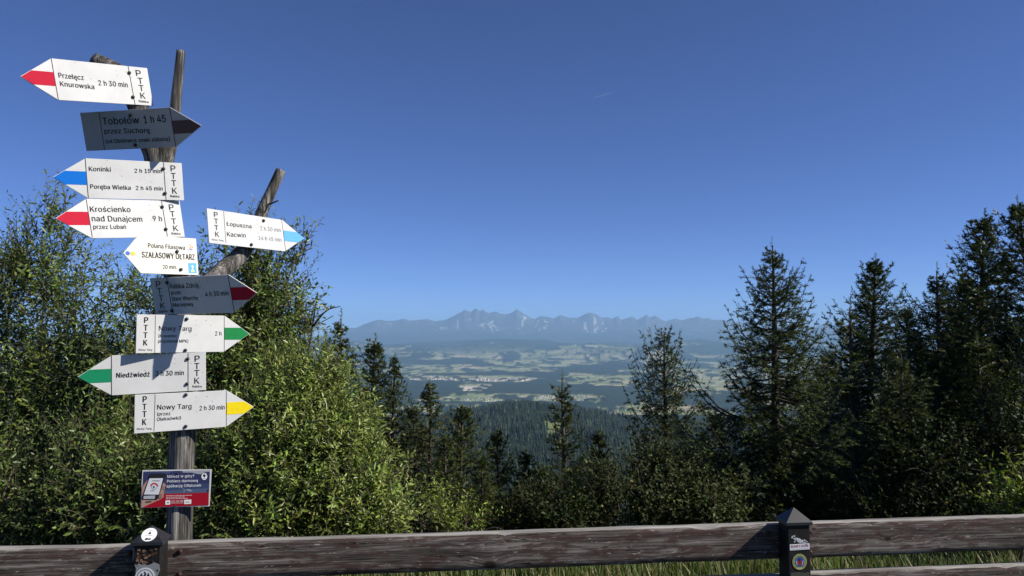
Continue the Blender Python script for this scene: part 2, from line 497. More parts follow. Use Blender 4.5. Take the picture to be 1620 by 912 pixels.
# --- valley basin with fields, woods and villages (rows spaced evenly as seen, so far rows are kilometres long)
rows = np.concatenate([np.linspace(6100, 7000, 10)[:-1], 1/np.linspace(1/7000, 1/27900, 225)])
X, Y, Z, u, dc, t, F = polar('valley', rows, 0.76, 760)
vr = 525 + 1200*690/dc                       # row in the photo at basin level: a handy depth coordinate
wob = (fbm(X/700, Y/1400, 101)-0.5)
un = u + wob*46; vv = vr + (fbm(X/900, Y/1800, 103)-0.5)*5
fo = fbm(X/520, Y/1100, 111, 5)
forest = fo > 0.53
WOOD = [(300,735,604,623),(765,966,609,624),(940,1003,627,640),(480,640,590,599),(700,905,589,595.5),(600,765,573,580),(985,1062,596,603),(560,860,553,563),(905,1020,577,586),(690,905,637,662),(1100,1330,560,566),(1010,1100,612,618),(1040,1170,628,640)]
FIELD = [(628,745,577.5,592),(690,800,561,573),(790,885,582,590),(895,1012,557,576),(925,1010,592.5,612),(735,960,623.5,636),(690,765,640,650),(640,850,595,603),(1060,1180,600,626),(1150,1330,580,600),(735,780,607,622),(1080,1200,585,597)]
for a, b, c, d in WOOD: forest |= (un > a) & (un < b) & (vv > c) & (vv < d)
for a, b, c, d in FIELD: forest &= ~((un > a+6) & (un < b-6) & (vv > c+0.6) & (vv < d-0.6))
small = (fbm(X/140, Y/380, 121, 3) > 0.615) & ~forest
ang = 0.5
xa = X*math.cos(ang)-Y*math.sin(ang); ya = X*math.sin(ang)+Y*math.cos(ang)
blk = np.floor(xa/520 + 0.6*vn(X/900, Y/900, 130)); 
fid = _h(blk, np.floor(ya/260+0.8*vn(X/700, Y/700, 131)+blk*0.37), 132)
PAL = np.array([(0.20,0.23,0.10),(0.27,0.27,0.13),(0.36,0.31,0.19),(0.15,0.19,0.08),(0.30,0.30,0.17),(0.23,0.25,0.12)])
colr = PAL[(fid*5.999).astype(int)]
fine = _h(np.floor(xa/60), np.floor(ya/600), 133)[..., None]
colr = colr*(0.66+0.42*fine)
sand = (un > 737) & (un < 778) & (vv > 611) & (vv < 618.5)
colr = np.where(sand[..., None], np.array([0.48, 0.42, 0.34]), colr)
fcol = np.array([0.022, 0.036, 0.02])*(0.7+0.6*fbm(X/130, Y/300, 140)[..., None])
isf = forest | small
colr = np.where(isf[..., None], fcol, colr)
far = sst(16500, 22500, dc)[..., None]*sst(0.34, 0.50, fbm(X/1700, Y/2600, 150, 4))[..., None]
colr = colr*(1-far)+fcol*far
Z = Z + np.where(isf, 15+10*fbm(X/90, Y/200, 160), 0)
me = mesh_np('valley', np.stack([X, Y, Z], -1).reshape(-1, 3), F, M['terrain'], colr.reshape(-1, 3), False)
tag(link('valley', me), kind='structure')

# --- the far mountain range
rows = np.concatenate([np.linspace(27700, 34000, 50), np.linspace(34100, 42500, 95)])
X, Y, Z, u, dc, t, F = polar('mountains', rows, 0.76, 820)
gz0, gz1 = np.gradient(Z)
slope = np.abs(gz1)/np.maximum(dc*1.6/1000, 1)
wood = sst(150, -150, Z + (fbm(X/500, Y/700, 170)-0.5)*500)[..., None]
rk = fbm(X/260, Y/420, 180, 4)[..., None]
rock = np.array([0.02, 0.022, 0.026])*(1-rk)+np.array([0.11, 0.11, 0.11])*rk
alp = np.array([0.05, 0.058, 0.036])
ral = sst(0.42, 0.58, fbm(X/700, Y/900, 190, 4))[..., None]
top = rock*ral + alp*(1-ral)
scree = (ridged(u/7+t*3*np.sin(u/37), t*2.6, 200, 3) > 0.83)[..., None] & (t > 0.35)[..., None] & (t < 0.95)[..., None] & (fbm(u/45, t*3, 205, 2) > 0.52)[..., None]
top = np.where(scree, np.array([0.34, 0.34, 0.33]), top)
colr = top*(1-wood)+np.array([0.028, 0.042, 0.025])*wood
me = mesh_np('mountains', np.stack([X, Y, Z], -1).reshape(-1, 3), F, M['mountain'], colr.reshape(-1, 3), False)
tag(link('mountains', me), kind='structure')

# --- far forest on the hillside: reads as one mass of spruce tops
rng = np.random.default_rng(11)
def forest_mass(n, d0, d1, half, hmin, hmax, seed):
    rng = np.random.default_rng(seed)
    d = np.sqrt(rng.uniform(d0*d0, d1*d1, n)); tn = rng.uniform(-half, half, n)
    x = d*tn; y = d
    z, u, dc, t = land(x, y)
    ok = clearing(u, dc) > 1.05
    ok &= fbm(x/90, y/90, 300) > 0.27
    x, y, z = x[ok], y[ok], z[ok]; n = len(x)
    h = rng.uniform(hmin, hmax, n)*(0.45+1.1*fbm(x/110, y/110, 301)); rad = h*rng.uniform(0.13, 0.2, n)
    th = rng.uniform(0, 6.28, n)[:, None]+np.linspace(0, 2*np.pi, 5, endpoint=False)[None]
    def ring(rr, hh): return np.stack([x[:, None]+np.cos(th)*(rad*rr)[:, None], y[:, None]+np.sin(th)*(rad*rr)[:, None], np.broadcast_to((z+h*hh)[:, None], th.shape)], -1)
    lean = rng.normal(0, 0.02, (n, 2))*h[:, None]
    V = np.concatenate([ring(1.0, 0.08), np.stack([x, y, z+h*0.72], -1)[:, None], ring(0.62, 0.5), np.stack([x+lean[:, 0], y+lean[:, 1], z+h], -1)[:, None]], 1)
    i = np.arange(5); k = (i+1) % 5
    f1 = np.stack([i, k, np.full(5, 5)], 1); f2 = np.stack([i+6, k+6, np.full(5, 11)], 1)
    F = (np.vstack([f1, f2])[None]+(np.arange(n)*12)[:, None, None]).reshape(-1, 3)
    b = rng.uniform(0.5, 1.7, n)[:, None, None]*(0.7+0.6*fbm(x/220, y/220, 310))[:, None, None]*np.array([0.017, 0.026, 0.018])
    warm = (rng.random(n) < 0.30*fbm(x/180, y/180, 311))[:, None, None]
    b = np.where(warm, b*np.array([2.1, 2.0, 1.5]), b)
    return V.reshape(-1, 3), F, np.broadcast_to(b, (n, 12, 3)).reshape(-1, 3)
V1, F1, C1 = forest_mass(22000, 1250, 3250, 0.46, 17, 29, 1)
V2, F2, C2 = forest_mass(5000, 150, 1250, 0.5, 11, 20, 2)
me = mesh_np('far_forest', np.vstack([V1, V2]), np.vstack([F1, F2+len(V1)]), M['forest'], np.vstack([C1, C2]))
tag(link('far_forest', me), 'dark spruce forest covering the wooded hill below the valley', 'forest', kind='stuff')

# --- villages and the town in the basin
rng = np.random.default_rng(5)
hv, hf, hc = [], [], []
def houses(n, u0, u1, v0, v1, smin, smax, seed):
    rng = np.random.default_rng(seed)
    uu = rng.uniform(u0, u1, n); vv = rng.uniform(v0, v1, n)
    d = 1200*690/(vv-525); x = (uu-810)/1200*d
    z = land(x, d)[0]
    for i in range(n):
        a = rng.uniform(smin, smax); b = a*rng.uniform(0.6, 1.0); h = rng.uniform(6, 9) if a < 24 else rng.uniform(10, 20)
        th = rng.uniform(0, 3.14); c, s = math.cos(th), math.sin(th)
        o = len(hv)
        rh = h + (a*0.3 if a < 24 else 0.5)
        for (p, q, zz) in [(-1,-1,-3),(1,-1,-3),(1,1,-3),(-1,1,-3),(-1,-1,h),(1,-1,h),(1,1,h),(-1,1,h)]:
            hv.append((x[i]+(p*a*c-q*b*s)/2, d[i]+(p*a*s+q*b*c)/2, z[i]+zz))
        for (p, q, zz) in [(-1,-1,h),(1,-1,h),(1,1,h),(-1,1,h),(-1,0,rh),(1,0,rh)]:
            hv.append((x[i]+(p*a*c*1.05-q*b*s*1.1)/2, d[i]+(p*a*s*1.05+q*b*c*1.1)/2, z[i]+zz))
        for f in [(0,1,5,4),(1,2,6,5),(2,3,7,6),(3,0,4,7),(8,9,13,12),(10,11,12,13)]: hf.append([o+k for k in f])
        hf.append([o+8, o+12, o+11, o+11]); hf.append([o+9, o+10, o+13, o+13])
        wc = rng.choice([0.8, 0.72, 0.6]); rc_ = [(0.22,0.10,0.07),(0.16,0.15,0.15),(0.30,0.28,0.27),(0.25,0.14,0.10)][rng.integers(4)]
        hc.extend([(wc, wc*0.97, wc*0.9)]*8+[rc_]*6)
houses(330, 632, 850, 598.5, 602.5, 11, 26, 1)
houses(120, 615, 725, 593.5, 598, 11, 20, 2)
houses(60, 700, 840, 599, 602, 26, 55, 3)
houses(200, 815, 935, 625, 634, 9, 15, 4)
houses(90, 735, 820, 630, 640, 8, 13, 5)
houses(160, 560, 1330, 566, 600, 10, 18, 6)
houses(110, 960, 1200, 600, 640, 9, 14, 7)
hf4 = [f for f in hf if f[2] != f[3]]; hf3 = [f[:3] for f in hf if f[2] == f[3]]
me = mesh_np('distant_houses', np.array(hv), [np.array(hf4), np.array(hf3)], M['houses'], np.array(hc))
tag(link('distant_houses', me), 'tiny pale houses scattered in villages across the valley floor', 'houses', kind='stuff')

# --- a faint vapour trail high in the sky
m, N, L, b, o = new_mat('vapour')
b.inputs['Base Color'].default_value = (0.9, 0.9, 0.9, 1); b.inputs['Alpha'].default_value = 0.025; b.inputs['Roughness'].default_value = 1
M['vapour'] = m
pa, pb = at(938, 155, 28000), at(973, 146, 28600)
pts = np.linspace(pa, pb, 14)
pts += np.random.default_rng(3).normal(0, 4, pts.shape)
V, Fq, Ft = tube(pts, 26*np.sin(np.linspace(0.25, 2.9, 14))**0.7, 8)
tag(link('vapour_trail', mesh_np('vapour_trail', V, [Fq, Ft], M['vapour'], smooth=True)), 'faint short white vapour trail high in the blue sky', 'contrail')

# --- the air between: even haze round the camera and everything up to the mountains
m = bpy.data.materials.new('haze'); m.use_nodes = True
m.node_tree.nodes.clear()
vo = m.node_tree.nodes.new('ShaderNodeVolumePrincipled'); oo = m.node_tree.nodes.new('ShaderNodeOutputMaterial')
vo.inputs['Color'].default_value = (0.41, 0.67, 1.0, 1)
vo.inputs['Density'].default_value = 2.9e-5
vo.inputs['Anisotropy'].default_value = 0.0
m.node_tree.links.new(vo.outputs[0], oo.inputs['Volume'])
hb = MB(); hb.box(-62000, 62000, -61500, 62000, -760, 1230)
tag(hb.build('haze', m), 'thin blue summer haze over the valley and mountains', 'haze', kind='stuff')
# ------------------------------------------------------------------ grass behind the fence
def grass(n, x0, x1, y0, y1, hmin, hmax, seed, dry=0.25):
    rng = np.random.default_rng(seed)
    x = rng.uniform(x0, x1, n); y = rng.uniform(y0, y1, n)
    ok = fbm(x/0.5, y/0.5, seed+40) > rng.uniform(0.2, 0.55, n)
    x, y = x[ok], y[ok]; n = len(x)
    z = land(x, y)[0]-0.01
    h = rng.uniform(hmin, hmax, n)*(0.5+fbm(x/0.8, y/0.8, seed+50)); wd = rng.uniform(0.003, 0.007, n)
    th = rng.uniform(0, 6.28, n); lean = rng.uniform(0.05, 0.6, n)
    dx, dy = np.cos(th), np.sin(th)
    def p(f, s): return np.stack([x+dx*lean*h*f*f-dy*wd*s, y+dy*lean*h*f*f+dx*wd*s, z+h*f*(1-0.25*lean*f)], -1)
    V = np.stack([p(0, -1), p(0, 1), p(0.55, -0.8), p(0.55, 0.8), p(1, 0)], 1).reshape(-1, 3)
    b = np.arange(n)[:, None]*5
    Q = b+np.array([0, 1, 3, 2]); T = b+np.array([2, 3, 4])
    d = rng.random(n) < dry
    c = np.where(d[:, None], np.array([0.26, 0.22, 0.11]), np.array([0.10, 0.14, 0.035]))*rng.uniform(0.6, 1.35, n)[:, None]
    return V, Q, T, np.repeat(c, 5, 0)
V, Q, T, C = grass(30000, -4.2, 5.4, 3.5, 5.9, 0.08, 0.29, 9)
tag(link('meadow_grass', mesh_np('meadow_grass', V, [Q, T], M['grass'], C)), 'tall meadow grass growing behind the wooden fence', 'grass', kind='stuff')
V, Q, T, C = grass(6000, -4.0, 4.5, -0.5, 3.1, 0.03, 0.10, 19)
tag(link('trodden_grass', mesh_np('trodden_grass', V, [Q, T], M['grass'], C)), 'short trodden grass in front of the fence', 'grass', kind='stuff')

# ------------------------------------------------------------------ spruces
def needles(S, D, Ln, tint, K, nl, wid, rng, flat=0.6):
    """K needle blades round every twig: S start, D direction, Ln length, tint (n,3)"""
    n = len(S)
    f = (np.arange(K)[None]+rng.uniform(0.1, 0.9, (n, K)))/K
    A = S[:, None]+D[:, None]*(Ln[:, None]*f)[..., None]
    up = np.array([0., 0, 1]); sd = unit(np.cross(D, up)+1e-6); up2 = np.cross(sd, D)
    sgn = np.where((np.arange(K) % 2) == 0, 1.0, -1.0)[None]*np.ones((n, 1))
    phi = rng.normal(0.25, flat, (n, K))
    side = sd[:, None]*(sgn*np.cos(phi))[..., None]+up2[:, None]*np.sin(phi)[..., None]
    nd = unit(D[:, None]*rng.uniform(0.55, 1.1, (n, K))[..., None]+side*0.75)
    l = nl*rng.uniform(0.7, 1.25, (n, K))*(1-0.45*f)
    wv = D[:, None]*wid*0.5
    P = np.stack([A-wv, A+wv, A+nd*l[..., None]], 2).reshape(-1, 3)
    F = np.arange(len(P)).reshape(-1, 3)
    C = np.repeat(np.repeat(tint, K, 0)*rng.uniform(0.75, 1.25, (n*K, 1)), 3, 0)
    return P, F, C

def spruce_mesh(H, R, seed, bs=1.0, dens=1.0, power=0.8, droop=0.25, upturn=0.35, top_up=0.75, leader=0.10, hang=0.14, K=12, vis=0.0, leaders=1, thin=1.0, nper=7, inter=4, lat=0.46):
    """bs: twig size; vis: lowest fraction of the height worth building branches for"""
    rng = np.random.default_rng(seed)
    br_V, br_F, br_T = [], [], []; nb = 0
    segS, segD, segL, segC = [], [], [], []
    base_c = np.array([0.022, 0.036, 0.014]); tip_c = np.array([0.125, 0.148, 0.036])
    # trunk
    lean = rng.normal(0, 0.012, 2)*H
    zz = np.linspace(0, 1, 12)
    path = np.stack([lean[0]*zz**2+0.01*np.sin(zz*9+seed), lean[1]*zz**2, zz*H], 1)
    tV, tF, tT = tube(path, 0.022*H**0.9*(1-zz)**0.85+0.006, 8, 0.06, seed)
    whorl = 0.19*(0.75+0.25*bs)/dens
    zs = np.arange(max(vis, 0.04)*H, H*(1-leader*0.25), whorl)
    items = []
    for zb in zs:
        for k in range(nper): items.append((zb+rng.normal(0, 0.05*whorl/0.2), k*math.tau/nper+rng.uniform(-0.4, 0.4)+zb*2.4, 1.0))
        for k in range(inter): items.append((zb+rng.uniform(0, whorl), rng.uniform(0, math.tau), 0.62))
    for k in range(1, leaders):
        pass
    lop = rng.uniform(0.82, 1.18, 8)
    for (zb, az, fac) in items:
        t = zb/H
        if t > 0.992 or t < 0: continue
        lo = lop[int((az % math.tau)/math.tau*8) % 8]
        Lb = R*((1-t)**power)*fac*rng.uniform(0.55, 1.15)*lo + 0.05
        if t > 1-leader: Lb *= 0.75
        if t > 0.55 and rng.random() > thin: continue
        e0 = (-0.28 + (top_up+0.28)*t**1.6) + rng.normal(0, 0.08)
        n = max(4, int(Lb/0.12)+2)
        s = np.linspace(0, 1, n)
        px = Lb*s*(1-0.08*s); pz = Lb*(math.tan(e0)*s - droop*(1-t*0.6)*np.sin(s*2.4)*0.6 + upturn*s**2.6)
        wob = rng.normal(0, 0.03)*Lb*s**2
        ca, sa = math.cos(az), math.sin(az)
        c0 = np.array([lean[0]*t*t+0.01*math.sin(t*9+seed), lean[1]*t*t, zb])
        P = c0+np.stack([ca*px-sa*wob, sa*px+ca*wob, pz], 1)
        V, F, T = tube(P, (0.006+0.011*Lb)*(1-0.85*s), 4, cap=False)
        br_V.append(V); br_F.append(F+nb); nb += len(V)
        # lateral shoots
        sp = 0.043*bs
        m = max(3, int(Lb/sp))
        ss = np.clip((np.arange(m)+rng.uniform(0, 1, m))/m*0.9+0.1, 0, 0.999)
        dead = 0.16 if t < 0.75 else 0.0
        ss = ss[ss > dead]; m = len(ss)
        if m == 0: continue
        pos = np.stack([np.interp(ss, s, P[:, k]) for k in range(3)], 1)
        tg = unit(np.stack([np.interp(ss, s, np.gradient(P[:, k])) for k in range(3)], 1))
        sgn = np.where(np.arange(m) % 2 == 0, 1.0, -1.0)
        sidev = np.array([-sa, ca, 0.0])
        ll = np.clip(lat*Lb*(1-ss)**0.75*rng.uniform(0.55, 1.15, m)+0.05*bs, 0.04, 0.55)
        d = unit(tg*rng.uniform(0.5, 0.8, m)[:, None]+sidev[None]*(sgn*rng.uniform(0.6, 0.95, m))[:, None]+np.array([0, 0, 1.])*(rng.normal(0.05, 0.15, m)-hang)[:, None])
        segl = 0.125*bs
        for q in range(6):
            act = ll > q*segl
            if not act.any(): break
            a = pos[act]+d[act]*(q*segl)+np.array([0, 0, -1.])*(0.10+0.9*hang)*((q*segl)**2)[..., None] if False else pos[act]+d[act]*(q*segl)
            a = a + np.array([0, 0, -1.0])*((0.35+1.2*hang)*(q*segl)**2)
            dd = unit(d[act]+np.array([0, 0, -1.0])*((0.7+2.4*hang)*q*segl))
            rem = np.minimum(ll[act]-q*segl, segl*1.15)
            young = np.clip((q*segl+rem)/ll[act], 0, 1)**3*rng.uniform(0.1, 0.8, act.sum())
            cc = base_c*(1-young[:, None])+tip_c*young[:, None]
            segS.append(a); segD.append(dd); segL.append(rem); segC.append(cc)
            # side shoots
            s2 = np.where(rng.random(act.sum()) < 0.5, 1.0, -1.0)
            sd = unit(np.cross(dd, np.array([0., 0, 1]))+1e-6)
            d2 = unit(dd*0.7+sd*s2[:, None]*0.75+np.array([0, 0, -1.0])*(0.15+hang*0.6))
            segS.append(a+dd*(rem*0.4)[:, None]); segD.append(d2); segL.append(rem*rng.uniform(0.55, 0.95, len(rem))); segC.append(cc*rng.uniform(0.8, 1.25, (len(rem), 1)))
        # needles on the main axis, outer part
        n2 = max(2, int(Lb/segl))
        s2 = np.linspace(0.35, 0.98, n2)
        segS.append(np.stack([np.interp(s2, s, P[:, k]) for k in range(3)], 1))
        segD.append(unit(np.stack([np.interp(s2, s, np.gradient(P[:, k])) for k in range(3)], 1)))
        segL.append(np.full(n2, Lb*0.63/n2*1.15)); segC.append(np.tile(base_c*0.8+tip_c*0.2, (n2, 1)))
    # the leader shoots
    for k in range(leaders):
        off = 0 if k == 0 else rng.choice([-1, 1])*0.03*H
        n2 = max(3, int(leader*H/(0.09*bs)))
        zq = np.linspace(1-leader-0.04*k, 1.0-0.03*k, n2)*H
        x0 = lean[0]*(zq/H)**2
        segS.append(np.stack([x0+off*sst(0.8*H, H*0.9, zq), lean[1]*(zq/H)**2, zq], 1)); segD.append(np.tile([0, 0, 1.], (n2, 1)))
        segL.append(np.full(n2, leader*H/n2*1.1)); segC.append(np.tile(base_c*0.6+tip_c*0.4, (n2, 1)))
    S = np.vstack(segS); D = np.vstack(segD); Ls = np.concatenate(segL); Cc = np.vstack(segC)
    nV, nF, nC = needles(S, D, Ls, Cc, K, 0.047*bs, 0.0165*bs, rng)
    return (tV, tF, tT), (np.vstack(br_V), np.vstack(br_F)), (nV, nF, nC), lean

NTRI = 0
PROTO = {}
def spruce(label, px, py, Y, R, seed, group='spruces beyond the fence', name='spruce_tree', like=None, turn=0.0, **kw):
    """a spruce whose tip is at photo pixel (px, py), Y metres ahead; like: reuse the meshes of another seed"""
    global NTRI
    top = at(px, py, Y)
    zb = lz(top[0], Y)-0.08
    H = top[2]-zb
    root = empty(name, (top[0], Y, zb))
    tag(root, label, 'tree', group)
    if like is None:
        (tV, tF, tT), (bV, bF), (nV, nF, nC), lean = spruce_mesh(H, R, seed, **kw)
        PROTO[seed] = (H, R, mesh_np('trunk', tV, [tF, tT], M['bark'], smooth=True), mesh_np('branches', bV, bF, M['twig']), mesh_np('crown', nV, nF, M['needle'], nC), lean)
        NTRI += len(nF)+2*len(bF)
        like = seed
    H0, R0, m1, m2, m3, lean = PROTO[like]
    k = R/R0; ct, st = math.cos(turn), math.sin(turn)
    root.location.x -= k*(lean[0]*ct-lean[1]*st); root.location.y -= k*(lean[0]*st+lean[1]*ct)
    root.scale = (R/R0, R/R0, H/H0); root.rotation_euler = (0, 0, turn)
    link('trunk', m1, root)
    tag(link('branches', m2, root), kind='stuff')
    tag(link('crown', m3, root), kind='stuff')
    return root

spruce('slender dark spruce with a spiky top rising behind the willow bushes, left of the valley', 540, 503, 10.5, 1.05, 1, bs=1.25, thin=0.85, leader=0.10, power=0.95, vis=0.25)
spruce('small thin spruce tip left of the slender spruce behind the willows', 514, 535, 12.5, 0.8, 2, like=1, turn=2.0)
spruce('dense dark spruce with rounded top right behind the pale willow bush', 594, 542, 10.5, 1.3, 3, bs=1.3, power=0.82, leader=0.08, vis=0.2)
spruce('sparse spruce with drooping arms left of the wooded hill', 680, 613, 9.5, 1.15, 5, bs=1.1, power=0.9, droop=0.6, thin=0.75, hang=0.35, leader=0.08, vis=0.1)
spruce('dark spruce with drooping side branches just right of the dense rounded spruce', 624, 572, 10.5, 1.0, 4, like=5, turn=1.3)
spruce('narrow conical young spruce in front of the wooded hill', 731, 650, 9.0, 1.1, 6, bs=1.15, leader=0.07, power=0.9)
spruce('low young spruce between the conical spruce and the long-leadered one', 786, 688, 9.2, 0.85, 7, like=6, turn=2.2)
spruce('smallest young spruce low between the two mid spruces', 832, 722, 9.6, 0.85, 8, like=6, turn=4.0)
spruce('young spruce with a long bare leader standing against the valley', 890, 598, 9.0, 0.75, 9, bs=1.0, leader=0.30, power=0.75, thin=0.85, top_up=0.85)
spruce('open old spruce with upswept candelabra branches right of the valley', 1050, 533, 12.0, 1.2, 10, bs=1.1, power=0.55, droop=0.2, upturn=0.75, hang=0.6, dens=0.95, leader=0.05, top_up=0.6, nper=6, inter=3, lat=0.38, K=12)
spruce('tall broad spruce with sunlit lower boughs behind the right fence post', 1221, 388, 9.0, 2.1, 12, bs=1.0, power=0.92, leader=0.10, dens=1.2, K=12, droop=0.6, hang=0.28)
spruce('dark spruce with a dense narrow crown right of the broad spruce', 1385, 411, 12.0, 1.75, 13, bs=1.35, power=0.8, leader=0.05, dens=1.3, vis=0.1)
spruce('lower dark spruce with a bare tip left of the dense narrow crown', 1345, 486, 10.5, 1.35, 14, like=9, turn=1.0)
spruce('wide green spruce with thin leaders in the right-hand group', 1483, 428, 9.5, 2.1, 15, like=12, turn=2.6)
spruce('tall very dark spruce second from the right edge', 1558, 343, 11.0, 1.8, 16, like=13, turn=1.1)
spruce('tallest dark spruce cut by the right edge of the view', 1610, 322, 9.5, 1.7, 17, like=13, turn=3.3)
spruce('young spruce low beside the long-leadered one, on its right', 948, 690, 9.8, 0.9, 22, like=6, turn=3.1)
spruce('young spruce low beside the long-leadered one, on its left', 858, 742, 8.6, 0.75, 23, like=6, turn=5.1)
spruce('low young spruce just right of the pale sunlit willow', 762, 728, 8.2, 0.7, 24, like=6, turn=0.7)
spruce('dark spruce half hidden between the two drooping spruces', 652, 642, 10.2, 1.0, 25, like=3, turn=4.4)
spruce('dark drooping spruce filling the gap left of the narrow conical one', 706, 692, 8.6, 0.9, 26, like=5, turn=3.0)
spruce('dark spruce behind, in the gap just right of the tall broad spruce', 1312, 560, 14.0, 1.9, 27, like=13, turn=0.4)
spruce('dark spruce behind, in the gap left of the wide green one', 1432, 488, 14.0, 1.9, 28, like=13, turn=2.8)
spruce('dark spruce behind, in the gap right of the wide green one', 1527, 440, 13.5, 1.9, 29, like=13, turn=5.0)
spruce('low dark spruce between the open old one and the tall broad one', 1132, 655, 10.6, 1.2, 30, like=3, turn=0.9)
spruce('low spreading spruce in front of the dense narrow crown', 1425, 560, 8.4, 1.5, 20, like=12, turn=5.2)
spruce('short dark spruce at the foot of the two tallest ones', 1545, 540, 8.8, 1.5, 21, like=3, turn=2.0)
spruce('tall spruce just outside the right edge of the view', 1745, 260, 9.8, 1.7, 18, like=13, turn=4.6)
spruce('broad spruce farther outside the right edge of the view', 1900, 300, 8.6, 1.7, 19, like=12, turn=0.9)

# ------------------------------------------------------------------ willows and other broad-leaved shrubs
def shrub_mesh(lobes, base, seed, leaf_l, leaf_w, spacing, col_a, col_b, nstem=7, up=0.75, shoot=(0.25, 0.6), fold=0.25, simple=False):
    """lobes: (centre xyz, radii xyz, number of shoots). Leaves stand alternately along shoots."""
    rng = np.random.default_rng(seed)
    O, Dv, Ls = [], [], []
    axis = np.mean([l[0] for l in lobes], 0)
    for (c, rad, n) in lobes:
        d = unit(rng.normal(0, 1, (n, 3))); rr = rng.uniform(0, 1, n)**0.42
        p = c+d*rr[:, None]*rad
        outw = unit((p-c)/np.array(rad)+1e-6)
        dv = unit(outw*rng.uniform(0.3, 0.9, n)[:, None]+np.array([0, 0, up])+rng.normal(0, 0.28, (n, 3)))
        l = rng.uniform(*shoot, n)
        O.append(p-dv*l[:, None]*0.55); Dv.append(dv); Ls.append(l)
    O = np.vstack(O); Dv = np.vstack(Dv); Ls = np.concatenate(Ls); n = len(O)
    zg = land(O[:, 0], O[:, 1])[0]+0.05
    O[:, 2] = np.maximum(O[:, 2], zg)
    sd = unit(np.cross(Dv, rng.normal(0, 1, (n, 3))))
    bend = rng.uniform(0.05, 0.35, n)
    # shoot stems: 3-sided two-segment slivers
    def pt(f): return O+Dv*(Ls*f)[:, None]+(sd*bend[:, None]+np.array([0, 0, -0.12]))*(Ls*f*f)[:, None]
    w0 = 0.0022+0.003*Ls
    SV = []
    for f, k in ((0, 1.0), (0.5, 0.7), (1.0, 0.25)):
        for a in (-1, 1): SV.append(pt(f)+sd*(a*w0*k)[:, None])
    SV = np.stack(SV, 1).reshape(-1, 3)
    SF = (np.array([[0, 1, 3, 2], [2, 3, 5, 4]])[None]+(np.arange(n)*6)[:, None, None]).reshape(-1, 4)
    # leaves
    mmax = int(shoot[1]/spacing)+1
    idx = np.arange(mmax)[None]; f = (idx+0.4)*spacing/Ls[:, None]
    f = f + rng.uniform(-0.3, 0.3, f.shape)*spacing/Ls[:, None]
    act = (f < 1.0) & (f > 0.08)
    ii, kk = np.nonzero(act); f = f[ii, kk]
    A = O[ii]+Dv[ii]*(Ls[ii]*f)[:, None]+(sd[ii]*bend[ii][:, None]+np.array([0, 0, -0.12]))*(Ls[ii]*f*f)[:, None]
    T = unit(Dv[ii]+2*f[:, None]*(sd[ii]*bend[ii][:, None]+np.array([0, 0, -0.12])))
    n = len(A)
    ph = kk*2.4+rng.uniform(0, 6.28, len(O))[ii]+rng.normal(0, 0.4, n)
    e1 = unit(np.cross(T, np.array([0.3, 0.2, 1.0]))); e2 = np.cross(T, e1)
    rad = e1*np.cos(ph)[:, None]+e2*np.sin(ph)[:, None]
    ax = unit(T*rng.uniform(0.35, 0.9, n)[:, None]+rad*rng.uniform(0.6, 1.0, n)[:, None])
    wv = unit(np.cross(ax, T)+rng.normal(0, 0.35, (n, 3)))
    nv = np.cross(wv, ax)
    flip = np.where(nv[:, 2] < 0, -1.0, 1.0)[:, None]; wv = wv*flip; nv = nv*flip
    shade = rng.uniform(0.6, 1.3, (len(O), 1))*np.array([1, 1, 1])*(1+rng.normal(0, 0.08, (len(O), 3)))    # every shoot its own tone
    grow = rng.uniform(0.7, 1.3, len(O))[ii]
    l = (leaf_l*grow*rng.uniform(0.55, 1.25, n)*(1-0.25*f))[:, None]; wd = (leaf_w*grow*rng.uniform(0.7, 1.2, n)*(1-0.2*f))[:, None]
    fo = fold*wd; dr = rng.uniform(0.0, 0.22, n)[:, None]*l
    b0 = A; t0 = A+ax*l-nv*dr
    def side(s, q, k): return A+ax*(l*q)+wv*(s*wd*0.5*k)+nv*(fo*k*0.6-dr*q*q)
    V = np.stack([b0, side(-1, 0.30, 0.9), side(-1, 0.68, 0.8), t0, side(1, 0.68, 0.8), side(1, 0.30, 0.9)], 1).reshape(-1, 3)
    b = np.arange(n)[:, None]*6
    F = np.vstack([b+np.array([0, 3, 2, 1]), b+np.array([0, 5, 4, 3])])
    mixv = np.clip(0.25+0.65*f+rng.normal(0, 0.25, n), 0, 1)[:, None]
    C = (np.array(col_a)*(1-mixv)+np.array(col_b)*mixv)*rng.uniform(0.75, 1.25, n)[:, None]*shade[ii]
    yel = rng.random(n) < 0.012
    C[yel] = np.array([0.22, 0.20, 0.05])
    if simple:
        V = np.stack([b0, side(-1, 0.45, 1.0), t0, side(1, 0.45, 1.0)], 1).reshape(-1, 3)
        b = np.arange(n)[:, None]*4
        F = np.vstack([b+np.array([0, 2, 1]), b+np.array([0, 3, 2])])
    C = np.repeat(C, 4 if simple else 6, 0)
    # main stems from the base into the lobes
    mv, mf, mb = [], [], 0
    for k in range(nstem):
        full = [q for q in lobes if q[2] >= 100] or lobes
        (c, radi, nn) = full[k % len(full)]
        tgt = np.array(c)+rng.normal(0, 0.4, 3)*np.array(radi)+np.array([0, 0, 0.05*radi[2]])
        b_ = np.array(base)+np.array([rng.normal(0, 0.18), rng.normal(0, 0.15), 0])
        b_[2] = lz(b_[0], b_[1])-0.05
        mid = b_*0.5+tgt*0.5+np.array([rng.normal(0, 0.1), rng.normal(0, 0.1), 0.15])
        P = spline([b_, mid, tgt], 9)
        tv, tf, tt = tube(P, np.linspace(0.024, 0.005, 9), 6, 0.1, seed+k, cap=False)
        mv.append(tv); mf.append(tf+mb); mb += len(tv)
